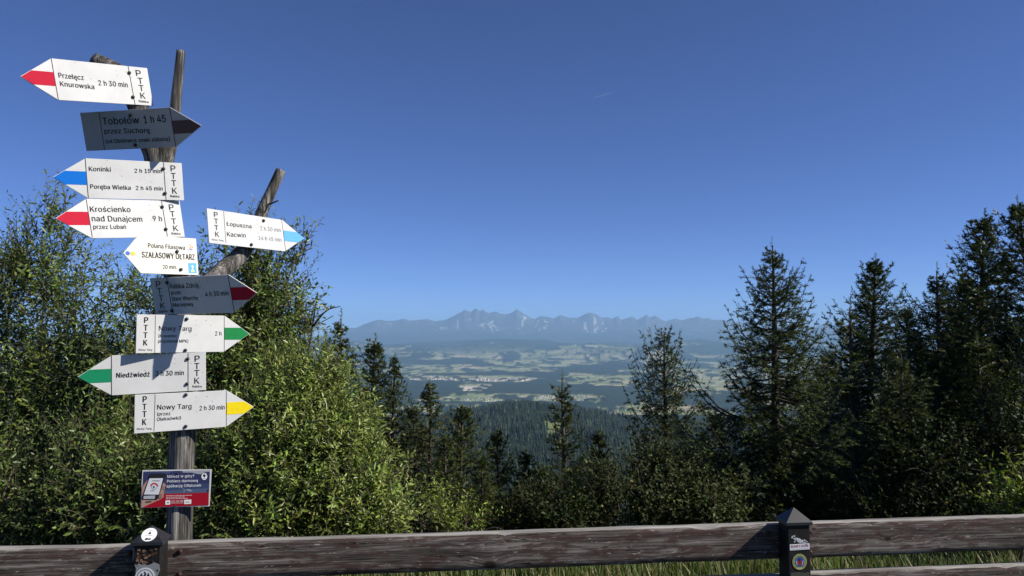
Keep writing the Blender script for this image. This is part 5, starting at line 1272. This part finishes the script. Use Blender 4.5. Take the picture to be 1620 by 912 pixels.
# ------------------------------------------------------------------ trail signs
SIGNS = {
 'przelecz': {'loc': [-1.7689, 3.2373, 2.6762], 'rot': [0.9471, -0.0273, -0.1842], 'W': 0.4116, 'T': 0.1301, 'H': 0.1703, 'left': True, 'text': [('Przełęcz', -0.1889, 0.0073, 0.1016, -0.0011, 0.0211, 1), ('Knurowska', -0.1883, -0.0267, 0.1391, -0.0025, 0.0201, 1), ('2 h 30 min', -0.0293, -0.0109, 0.1293, 0.0009, 0.022, 1), ('Rabka', 0.14, -0.0727, 0.0449, -0.0014, 0.0097, 1)], 'col': [('P', 0.1594, 0.0581, 0.0262, 0.0237, 0), ('T', 0.1622, 0.0242, 0.0263, 0.0237, 0), ('T', 0.1615, -0.0082, 0.0262, 0.0237, 0), ('K', 0.1631, -0.0423, 0.0263, 0.0238, 0)], 'div': [((-0.2058, 0.0853), (-0.2057, -0.0846)), ((0.1168, 0.092), (0.1199, -0.0868))], 'bolts': [(0.1165, 0.0553), (0.115, -0.052)], 'extra': []},
 'tobolow': {'loc': [-1.7146, 3.3369, 2.4991], 'rot': [-0.2677, 0.2847, 0.0259], 'W': 0.4782, 'T': 0.1461, 'H': 0.1702, 'left': False, 'text': [('Tobołów', -0.1241, 0.0278, 0.1955, -0.0031, 0.0303, 1), ('1 h 45', 0.0954, 0.0237, 0.1147, 0.0004, 0.0309, 1), ('przez Suchorę', -0.1229, -0.0118, 0.2417, -0.0066, 0.0224, 1), ('(od Obidowca znaki zielone)', -0.1252, -0.0549, 0.3414, -0.0023, 0.0178, 1)], 'col': [], 'div': [((-0.135, 0.086), (-0.1382, -0.0873)), ((0.2377, 0.0846), (0.2408, -0.0839))], 'bolts': [(0.0297, 0.062), (0.032, -0.0685)], 'extra': []},
 'koninki': {'loc': [-1.6287, 3.2579, 2.2559], 'rot': [0.6991, 0.0068, -0.0896], 'W': 0.3847, 'T': 0.1232, 'H': 0.1679, 'left': True, 'text': [('Koninki', -0.1825, 0.0309, 0.0835, 0.0012, 0.0189, 1), ('Poręba Wielka', -0.1817, -0.0424, 0.1559, -0.0006, 0.018, 1), ('2 h 15 min', -0.0063, 0.0317, 0.1099, 0.0031, 0.0177, 1), ('2 h 45 min', -0.0057, -0.0428, 0.1098, 0.0005, 0.0177, 1), ('Rabka', 0.1339, -0.0706, 0.0389, -0.0005, 0.0096, 1)], 'col': [('P', 0.1535, 0.0582, 0.0265, 0.0206, 0), ('T', 0.1527, 0.0245, 0.0265, 0.0206, 0), ('T', 0.153, -0.0077, 0.0264, 0.0206, 0), ('K', 0.154, -0.0413, 0.0264, 0.0207, 0)], 'div': [((-0.1933, 0.0842), (-0.1913, -0.0831)), ((0.1148, 0.0849), (0.1155, -0.083))], 'bolts': [(0.1125, 0.0542), (0.1124, -0.0545)], 'extra': []},
 'kroscienko': {'loc': [-1.6089, 3.2385, 2.0842], 'rot': [0.9144, -0.117, -0.1152], 'W': 0.4029, 'T': 0.1287, 'H': 0.1649, 'left': True, 'text': [('Krościenko', -0.1939, 0.0279, 0.1667, 0.0007, 0.0227, 1), ('nad Dunajcem', -0.1921, -0.0115, 0.2095, -0.0019, 0.0235, 1), ('przez Lubań', -0.191, -0.0437, 0.1337, -0.0008, 0.0181, 1), ('9 h', 0.0645, -0.01, 0.0412, -0.0008, 0.0232, 1), ('Rabka', 0.1403, -0.0705, 0.0411, -0.0015, 0.0088, 1)], 'col': [('P', 0.1576, 0.0527, 0.0255, 0.0226, 0), ('T', 0.158, 0.0225, 0.0255, 0.0226, 0), ('T', 0.1589, -0.0107, 0.0254, 0.0227, 0), ('K', 0.1631, -0.0425, 0.0254, 0.0227, 0)], 'div': [((-0.2026, 0.0815), (-0.2001, -0.0793)), ((0.1164, 0.083), (0.1194, -0.0833))], 'bolts': [(0.1144, 0.0534), (0.116, -0.047)], 'extra': []},
 'filasowa': {'loc': [-1.4991, 3.3028, 1.9324], 'rot': [0.8175, -0.1588, -0.0228], 'W': 0.2485, 'T': 0.0671, 'H': 0.1685, 'left': True, 'text': [('Polana Filasowa', -0.0882, 0.0301, 0.1588, -0.0014, 0.0194, 0), ('SZAŁASOWY OŁTARZ', -0.1166, -0.0148, 0.2286, -0.0005, 0.0251, 2), ('20 min.', -0.0316, -0.0614, 0.0605, 0.0014, 0.0176, 0)], 'col': [], 'div': [], 'bolts': [(0.034, 0.0186), (0.0457, -0.0621)], 'extra': [(-0.1734, 0.0003), (-0.1529, 0.0), (-0.1332, -0.0007), (0.0967, 0.0427), (0.0805, -0.031), (0.1167, -0.0294), (0.1158, -0.0756), (0.0801, -0.0769)]},
 'rabka': {'loc': [-1.3904, 3.2861, 1.7578], 'rot': [-0.3694, 0.2279, -0.01], 'W': 0.4376, 'T': 0.1336, 'H': 0.1643, 'left': False, 'text': [('Rabka Zdrój', -0.1097, 0.0335, 0.1594, -0.0009, 0.021, 1), ('przez', -0.1081, 0.0065, 0.0561, 0.0008, 0.0169, 1), ('Stare Wierchy', -0.1097, -0.0213, 0.1468, 0.0009, 0.017, 1), ('Maciejową', -0.1086, -0.0479, 0.1127, 0.0008, 0.017, 1), ('4 h 30 min', 0.079, -0.0078, 0.1272, 0.0024, 0.0207, 1), ('Rabka', -0.1966, -0.0733, 0.0517, 0.0028, 0.0096, 1)], 'col': [('P', -0.1738, 0.055, 0.0268, 0.0268, 0), ('T', -0.1731, 0.0238, 0.0269, 0.0269, 0), ('T', -0.171, -0.009, 0.027, 0.0269, 0), ('K', -0.1689, -0.0418, 0.0271, 0.027, 0)], 'div': [((-0.1209, 0.0824), (-0.1169, -0.0795)), ((0.2167, 0.0813), (0.2211, -0.0813))], 'bolts': [(-0.1207, 0.0602), (-0.1187, -0.0654)], 'extra': []},
 'nt_green': {'loc': [-1.4427, 3.319, 1.5907], 'rot': [0.724, -0.0097, 0.0004], 'W': 0.3701, 'T': 0.1173, 'H': 0.1633, 'left': False, 'text': [('Nowy Targ', -0.0955, 0.0135, 0.1359, -0.0011, 0.0204, 0), ('(Kowaniec', -0.0961, -0.0152, 0.076, -0.0003, 0.0134, 0), ('przystanek MPK)', -0.0968, -0.0375, 0.1243, -0.0011, 0.0134, 0), ('2 h', 0.1437, -0.0076, 0.0287, -0.0001, 0.0181, 0), ('Nowy Targ', -0.1737, -0.0706, 0.0531, -0.0008, 0.0076, 0)], 'col': [('P', -0.1474, 0.0583, 0.024, 0.0166, 2), ('T', -0.1484, 0.026, 0.024, 0.0166, 2), ('T', -0.1488, -0.0055, 0.024, 0.0165, 2), ('K', -0.1481, -0.037, 0.024, 0.0166, 2)], 'div': [((-0.1109, 0.079), (-0.1096, -0.0811)), ((0.1835, 0.082), (0.1865, -0.0797))], 'bolts': [(0.0184, 0.0646), (0.0156, -0.0723)], 'extra': []},
 'niedzwiedz': {'loc': [-1.5158, 3.2815, 1.4214], 'rot': [0.4633, 0.004, -0.0255], 'W': 0.368, 'T': 0.1253, 'H': 0.1671, 'left': True, 'text': [('Niedźwiedź', -0.1665, -0.0101, 0.1278, -0.0016, 0.02, 2), ('3 h 30 min', -0.0173, -0.0109, 0.1118, -0.0012, 0.0204, 1), ('Rabka', 0.1291, -0.0678, 0.0376, -0.0022, 0.0084, 1)], 'col': [('P', 0.1488, 0.0569, 0.0261, 0.0206, 0), ('T', 0.1475, 0.0243, 0.0261, 0.0207, 0), ('T', 0.1474, -0.0063, 0.0261, 0.0206, 0), ('K', 0.1473, -0.0396, 0.0261, 0.0205, 0)], 'div': [((-0.1844, 0.0844), (-0.1836, -0.0832)), ((0.1121, 0.0812), (0.1117, -0.0824))], 'bolts': [(0.1102, 0.0572), (0.1069, -0.0516)], 'extra': []},
 'nt_yellow': {'loc': [-1.4356, 3.3218, 1.2544], 'rot': [0.5492, 0.0134, -0.012], 'W': 0.3696, 'T': 0.1196, 'H': 0.1625, 'left': False, 'text': [('Nowy Targ', -0.0973, 0.0142, 0.1367, -0.0043, 0.0204, 0), ('(przez', -0.097, -0.0111, 0.0522, -0.0011, 0.0133, 0), ('Oleksówki)', -0.0978, -0.0339, 0.0949, 0.0002, 0.014, 0), ('2 h 30 min', 0.0724, -0.0007, 0.1048, -0.0016, 0.0195, 0), ('Nowy Targ', -0.1737, -0.0659, 0.0555, -0.0025, 0.0081, 0)], 'col': [('P', -0.1459, 0.0615, 0.0252, 0.016, 2), ('T', -0.1466, 0.0294, 0.0252, 0.016, 2), ('T', -0.1461, -0.0015, 0.0251, 0.016, 2), ('K', -0.1462, -0.0348, 0.0251, 0.016, 2)], 'div': [((-0.1058, 0.0782), (-0.1082, -0.0774)), ((0.1839, 0.0821), (0.1857, -0.081))], 'bolts': [(0.0156, 0.0708), (0.0167, -0.0661)], 'extra': []},
 'lopuszna': {'loc': [-1.2548, 3.5751, 2.0767], 'rot': [0.9988, -0.1481, -0.0007], 'W': 0.4286, 'T': 0.1343, 'H': 0.1609, 'left': False, 'text': [('Łopuszna', -0.117, 0.0113, 0.1398, 0.0032, 0.0188, 0), ('Kacwin', -0.1176, -0.0393, 0.1035, 0.0044, 0.0213, 0), ('2 h 30 min', 0.0741, 0.0115, 0.123, 0.0049, 0.0196, 0), ('14 h 45 min', 0.0597, -0.0374, 0.1383, 0.0045, 0.0195, 0), ('Nowy Targ', -0.2001, -0.0662, 0.0604, 0.001, 0.0065, 0)], 'col': [('P', -0.1698, 0.0571, 0.0231, 0.0206, 0), ('T', -0.171, 0.0256, 0.0231, 0.0205, 0), ('T', -0.172, -0.005, 0.023, 0.0206, 0), ('K', -0.1702, -0.0353, 0.0229, 0.0205, 0)], 'div': [((-0.1261, 0.0794), (-0.127, -0.0717)), ((0.2096, 0.0789), (0.219, -0.0796))], 'bolts': [(0.0962, 0.0611), (0.0129, -0.0665)], 'extra': []},
 'poster': {'loc': [-1.4535, 3.33, 0.9222], 'rot': [0.2618, 0.0161, 0.0335], 'W': 0.2779, 'T': 0.125, 'H': 0.1593, 'left': False, 'text': [], 'col': [], 'div': [], 'bolts': [(0.0008, 0.0649), (0.0, -0.0731)], 'extra': []},
}
C_RED, C_BLUE, C_GREEN, C_YEL = (0.46, 0.004, 0.028), (0.002, 0.14, 0.55), (0.012, 0.20, 0.055), (0.78, 0.60, 0.01)
INFO = {
 'przelecz': ('white arrow sign with red stripe pointing left, topmost on the post, 2 h 30 min', C_RED, 0),
 'tobolow': ('arrow sign with shade painted into its grey board and a brownish stripe pointing right, second from the top', (0.10, 0.062, 0.065), 0),
 'koninki': ('white arrow sign with blue stripe pointing left, two places with times', C_BLUE, 0),
 'kroscienko': ('white arrow sign with red stripe pointing left, 9 h, below the blue one', C_RED, 0),
 'filasowa': ('short cream arrow sign pointing left with coloured dots and a round emblem', None, 0),
 'rabka': ('shaded grey arrow sign with dark red stripe pointing right, 4 h 30 min', (0.42, 0.010, 0.030), 0),
 'nt_green': ('white arrow sign with green stripe pointing right, 2 h, crossed by a diagonal shadow', C_GREEN, 0),
 'niedzwiedz': ('white arrow sign with green stripe pointing left, 3 h 30 min', (0.010, 0.22, 0.10), 0),
 'nt_yellow': ('white arrow sign with yellow stripe pointing right, lowest arrow on the post', C_YEL, 0),
 'lopuszna': ('worn white arrow sign with faded blue stripe on the right-hand branch', (0.12, 0.38, 0.72), 0),
}
TH = 0.005
def place(o, S):
    yaw, pit, rol = S['rot']
    o.matrix_world = Matrix.Translation(S['loc']) @ Matrix.Rotation(yaw, 4, 'Z') @ Matrix.Rotation(pit, 4, 'X') @ Matrix.Rotation(rol, 4, 'Y')

def bolts_of(root, S, r=0.0075):
    for (x, z) in S['bolts']:
        b_ = MB(); n = 12
        rings = [(1.0, 0.0), (1.0, -0.004), (0.75, -0.008), (0.3, -0.0095)]
        vs = [(x+r*k*math.cos(2*math.pi*j/n), -TH/2+dy, z+r*k*math.sin(2*math.pi*j/n)) for k, dy in rings for j in range(n)]
        fs = [(i*n+j, i*n+(j+1) % n, i*n+n+(j+1) % n, i*n+n+j) for i in range(3) for j in range(n)] + [tuple(range(3*n, 4*n))]
        b_.add(vs, fs)
        # shank running back into the wood
        sh = [(x+0.003*math.cos(1.0472*j), yy, z+0.003*math.sin(1.0472*j)) for yy in (TH/2, 0.055) for j in range(6)]
        b_.add(sh, [(j, (j+1) % 6, 6+(j+1) % 6, 6+j) for j in range(6)] + [(6, 7, 8, 9, 10, 11)])
        b_.build('bolt', M['screw'], root, smooth=True)

for key, S in SIGNS.items():
    if key == 'poster': continue
    lab, scol, worn = INFO[key]
    root = empty('trail_sign')
    place(root, S)
    tag(root, lab, 'sign', 'arrow signs on the signpost')
    W, H, T, left = S['W'], S['H'], S['T'], S['left']
    sg = -1 if left else 1
    # board: arrow-ended aluminium plate with a folded rim
    pts = [(-sg*W/2, -H/2), (sg*W/2, -H/2), (sg*(W/2+T), 0), (sg*W/2, H/2), (-sg*W/2, H/2)]
    if left: pts = pts[::-1]
    mb = MB(); mb.plate(pts, -TH/2, TH/2)
    bo = mb.build('board', M['cream'] if key == 'filasowa' else M['shade_grey_board'] if key == 'tobolow' else M['white'], root)
    bo.data.materials.append(M['back'])
    for p in bo.data.polygons:
        if p.normal.y > 0.5: p.material_index = 1
    md = bo.modifiers.new('bevel', 'BEVEL'); md.width = 0.0012; md.segments = 2; md.limit_method = 'ANGLE'
    yf = -TH/2-0.0009
    if scol:
        z0, z1 = -H/6, H/6
        xe = sg*(W/2+0.0015)
        xt = W/2+T
        def edge(z): return sg*(xt-T*abs(z)/(H/2)-0.0022)
        pp = [(xe, z0), (edge(z0), z0), (sg*(xt-0.0035), 0), (edge(z1), z1), (xe, z1)]
        if left: pp = pp[::-1]
        mb = MB(); mb.plate(pp, yf, -TH/2-0.0001)
        mb.build('stripe', stripe_mat('stripe_'+key, scol, worn), root)
    thin = key in ('nt_green', 'nt_yellow', 'lopuszna')
    for (a, b_) in S['div']:
        hw = 0.0007 if thin else 0.0011
        za, zb_ = min(a[1], H/2-0.001), max(b_[1], -H/2+0.001)
        mb = MB(); mb.plate([(b_[0]-hw, zb_), (b_[0]+hw, zb_), (a[0]+hw, za), (a[0]-hw, za)], yf-0.0003, -TH/2-0.0001)
        mb.build('divider_line', M['ink'], root)
    for (s_, x, z, wd, rise, cap, bold) in S['text']:
        ink = M['worn_ink'] if (key == 'lopuszna' and 'min' in s_) else M['ink']
        lettering(root, s_, x, z, wd, rise, cap, bold, yf-0.0004, ink)
    for (ch, x, z, h, wd, bold) in S['col']:
        glyph(root, ch, x, z, h, wd, bold, yf-0.0004, M['ink'])
    if key == 'filasowa':
        ex = S['extra']
        for (x, z), c in zip(ex[:3], [(0.06, 0.17, 0.55), (0.72, 0.55, 0.05), (0.80, 0.80, 0.76)]):
            mb = MB()
            mb.disc(x+0.0006, z-0.0006, 0.0092, yf+0.0002, -TH/2-0.0001, 20, (0.40, 0.38, 0.34)); mb.disc(x, z, 0.0088, yf-0.0003, -TH/2-0.0001, 20, c)
            mb.build('dot', M['print'], root)
        x, z = ex[3]; mb = MB()
        mb.disc(x, z, 0.0170, yf, -TH/2-0.0001, 28, (0.35, 0.33, 0.28), 0.0185); mb.disc(x, z, 0.0162, yf-0.0003, -TH/2-0.0001, 28, (0.86, 0.84, 0.77), 0.0177)
        y = yf-0.0006
        def bar(x0, z0, x1, z1, hw, c, yy=y):
            d = math.hypot(x1-x0, z1-z0); nx, nz_ = -(z1-z0)/d*hw, (x1-x0)/d*hw
            mb.plate([(x0-nx, z0-nz_), (x1-nx, z1-nz_), (x1+nx, z1+nz_), (x0+nx, z0+nz_)], yy, -TH/2-0.0001, c)
        bar(x-0.012, z+0.004, x-0.004, z+0.013, 0.0009, (0.05, 0.04, 0.03)); bar(x-0.004, z+0.013, x+0.001, z+0.006, 0.0009, (0.05, 0.04, 0.03)); bar(x+0.001, z+0.006, x+0.005, z+0.014, 0.0009, (0.05, 0.04, 0.03))
        bar(x-0.011, z-0.001, x+0.006, z+0.003, 0.0016, (0.45, 0.24, 0.05)); bar(x-0.008, z-0.005, x+0.010, z-0.002, 0.0016, (0.50, 0.27, 0.05)); bar(x+0.006, z+0.006, x+0.012, z-0.001, 0.0014, (0.45, 0.24, 0.05))
        bar(x-0.010, z-0.009, x+0.010, z-0.009, 0.0014, (0.10, 0.08, 0.40)); bar(x-0.006, z-0.0125, x+0.006, z-0.0125, 0.0012, (0.10, 0.08, 0.40))
        mb.build('emblem', M['print'], root)
        q = ex[4:8]; mb = MB()
        mb.plate([q[3], q[2], q[1], q[0]], yf, -TH/2-0.0001, (0.13, 0.42, 0.72))
        cx = sum(p[0] for p in q)/4; cz = sum(p[1] for p in q)/4; Yc = (0.85, 0.78, 0.22)
        mb.plate([(cx-0.008, cz-0.017), (cx+0.008, cz-0.017), (cx+0.005, cz-0.010), (cx+0.002, cz-0.004), (cx-0.002, cz-0.004), (cx-0.005, cz-0.010)], yf-0.0004, -TH/2-0.0001, Yc)
        mb.plate([(cx-0.0015, cz-0.005), (cx+0.0015, cz-0.005), (cx+0.0015, cz+0.014), (cx-0.0015, cz+0.014)], yf-0.0006, -TH/2-0.0001, (0.9, 0.88, 0.6))
        mb.plate([(cx-0.0065, cz+0.005), (cx+0.0065, cz+0.005), (cx+0.0065, cz+0.0085), (cx-0.0065, cz+0.0085)], yf-0.0008, -TH/2-0.0001, (0.9, 0.88, 0.6))
        mb.build('cross_symbol', M['print'], root)
    bolts_of(root, S)

# ------------------------------------------------------------------ rescue app board
S = SIGNS['poster']; W, H = S['W'], S['H']
root = empty('info_board'); place(root, S)
tag(root, 'small red and navy notice board with a hand holding a phone, low on the signpost', 'sign')
def q(x, y):
    return ((x-(70-48*(y-113)/720.))/1331.*W-W/2, H/2-(y-107)/715.*H)
def poly(mb, pts, layer, col, gap=0.00035):
    P = [q(*p) for p in pts]
    area = sum(P[i][0]*P[(i+1) % len(P)][1]-P[(i+1) % len(P)][0]*P[i][1] for i in range(len(P)))
    if area < 0: P = P[::-1]
    mb.plate(P, -TH/2-gap*layer, -TH/2-0.0001, col)
mb = MB(); mb.plate([(-W/2, -H/2), (W/2, -H/2), (W/2, H/2), (-W/2, H/2)], -TH/2, TH/2); bo = mb.build('board', M['white'], root)
mb = MB()
poly(mb, [(90, 130), (1370, 120), (1345, 560), (62, 575)], 1, (0.055, 0.075, 0.16))                      # sky of the picture
poly(mb, [(830, 122), (1370, 120), (1368, 200), (1150, 195), (1000, 160), (840, 158)], 2, (0.30, 0.31, 0.34))   # clouds
poly(mb, [(90, 140), (400, 150), (560, 175), (640, 135), (760, 122), (830, 158), (1000, 165), (1130, 190), (1190, 195), (1270, 155), (1365, 150), (1355, 400), (80, 400)], 3, (0.030, 0.036, 0.10))
poly(mb, [(75, 380), (1355, 380), (1346, 500), (68, 500)], 4, (0.038, 0.055, 0.125))
poly(mb, [(480, 500), (1346, 470), (1344, 562), (480, 570)], 5, (0.065, 0.095, 0.165))
poly(mb, [(800, 440), (880, 490), (860, 540), (845, 540), (868, 492)], 6, (0.25, 0.28, 0.32)); poly(mb, [(890, 485), (960, 480), (1030, 520), (980, 522), (930, 505)], 6, (0.28, 0.31, 0.35))
poly(mb, [(1310, 500), (1330, 480), (1345, 500), (1342, 550), (1308, 545)], 6, (0.03, 0.02, 0.025))
mb.build('picture', M['print'], root)
mb = MB(); poly(mb, [(60, 565), (1344, 552), (1336, 795), (40, 818)], 7, (0.30, 0.006, 0.018)); mb.build('red_band', M['print'], root)
mb = MB(); SK, SK2 = (0.36, 0.22, 0.17), (0.25, 0.14, 0.11)
poly(mb, [(62, 430), (110, 360), (160, 290), (182, 298), (160, 400), (120, 500), (90, 600), (240, 640), (400, 560), (470, 560), (470, 620), (420, 660), (300, 710), (180, 760), (80, 810), (45, 815)], 8, SK)
for k, (x, y) in enumerate([(465, 400), (455, 460), (435, 530), (410, 600)]):
    P = [(x+42*math.cos(a)*1.0, y+48*math.sin(a)) for a in np.linspace(0, 6.283, 16)[:-1]]; poly(mb, P, 9+k, SK if k % 2 == 0 else SK2)
poly(mb, [(120, 700), (235, 690), (240, 715), (130, 728)], 9, (0.05, 0.035, 0.035))
mb.build('hand', M['print'], root)
mb = MB()
poly(mb, [(235, 175), (500, 172), (515, 195), (370, 640), (345, 665), (75, 655), (62, 630), (215, 200)], 14, (0.018, 0.019, 0.024))
poly(mb, [(95, 590), (310, 585), (300, 650), (90, 648)], 15, (0.36, 0.37, 0.40))
poly(mb, [(205, 258), (465, 258), (380, 570), (100, 562)], 15, (0.58, 0.59, 0.62))
for (r0, r1, a0, a1, c) in ((50, 78, 3.3, 6.2, (0.36, 0.01, 0.03)), (48, 56, 0.1, 3.1, (0.06, 0.05, 0.07))):
    A = np.linspace(a0, a1, 16)
    for i in range(15): poly(mb, [(295+rr*math.cos(a), 418+rr*0.95*math.sin(a)) for rr, a in ((r0, A[i]), (r1, A[i]), (r1, A[i+1]), (r0, A[i+1]))], 16, c)
poly(mb, [(275, 440), (310, 440), (300, 415), (310, 398), (285, 400), (265, 418)], 16, (0.10, 0.09, 0.10))
poly(mb, [(225, 485), (300, 484), (297, 502), (222, 503)], 16, (0.25, 0.25, 0.27))
mb.build('phone', M['print'], root)
M['white_ink'] = plain('white_ink', (0.75, 0.75, 0.76), 0.4, 0.4)
def line(s_, a, b_, cap, bold, layer=8):
    A, B = q(*a), q(*b_); lettering(root, s_, A[0], A[1], B[0]-A[0], B[1]-A[1], cap/715.*H, bold, -TH/2-0.00035*layer, M['white_ink'])
line('Idziesz w góry?', (540, 252), (1060, 250), 52, 1); line('Pobierz darmową', (535, 345), (1130, 340), 52, 1); line('aplikację ORatunek', (525, 440), (1195, 432), 52, 1)
mb = MB(); rnd = random.Random(2)      # lines too small to read: rows of word-long bars
for (x0, x1, y, h, lay) in ((515, 1010, 598, 14, 9), (515, 875, 628, 14, 9), (515, 930, 657, 14, 9), (612, 845, 744, 9, 9)):
    x = x0
    while x < x1-12:
        wd = min(rnd.uniform(18, 60), x1-x); poly(mb, [(x, y-h/2), (x+wd, y-h/2), (x+wd, y+h/2), (x, y+h/2)], lay, (0.52, 0.36, 0.37)); x += wd+9
mb.build('fine_print', M['print'], root)
mb = MB(); poly(mb, [(262, 296), (400, 296), (396, 314), (258, 314)], 16, (0.22, 0.22, 0.24)); mb.build('fine_print', M['print'], root)
line('601 100 300', (615, 728), (845, 724), 36, 1, 9)
mb = MB(); poly(mb, [(505, 688), (595, 686), (592, 768), (503, 770)], 9, (0.72, 0.72, 0.73)); poly(mb, [(530, 740), (575, 740), (552, 710)], 10, (0.04, 0.04, 0.05)); mb.build('mountain_symbol', M['print'], root)
mb = MB(); poly(mb, [(865, 684), (1000, 681), (997, 762), (862, 766)], 9, (0.72, 0.73, 0.72)); poly(mb, [(890, 712), (975, 706), (972, 736), (886, 742)], 10, (0.35, 0.42, 0.38)); mb.build('partner_panel', M['print'], root)
mb = MB(); P = [(1257+55*math.cos(a), 240+66*math.sin(a)) for a in np.linspace(0, 6.283, 25)[:-1]]; poly(mb, P, 8, (0.78, 0.78, 0.79))
poly(mb, [(1258, 175), (1275, 210), (1300, 222), (1275, 238), (1258, 268), (1242, 238), (1218, 222), (1242, 210)], 9, (0.02, 0.02, 0.03)); poly(mb, [(1225, 276), (1290, 276), (1286, 284), (1229, 284)], 9, (0.2, 0.2, 0.22)); mb.build('rescue_emblem', M['print'], root)
bolts_of(root, S, 0.0035)
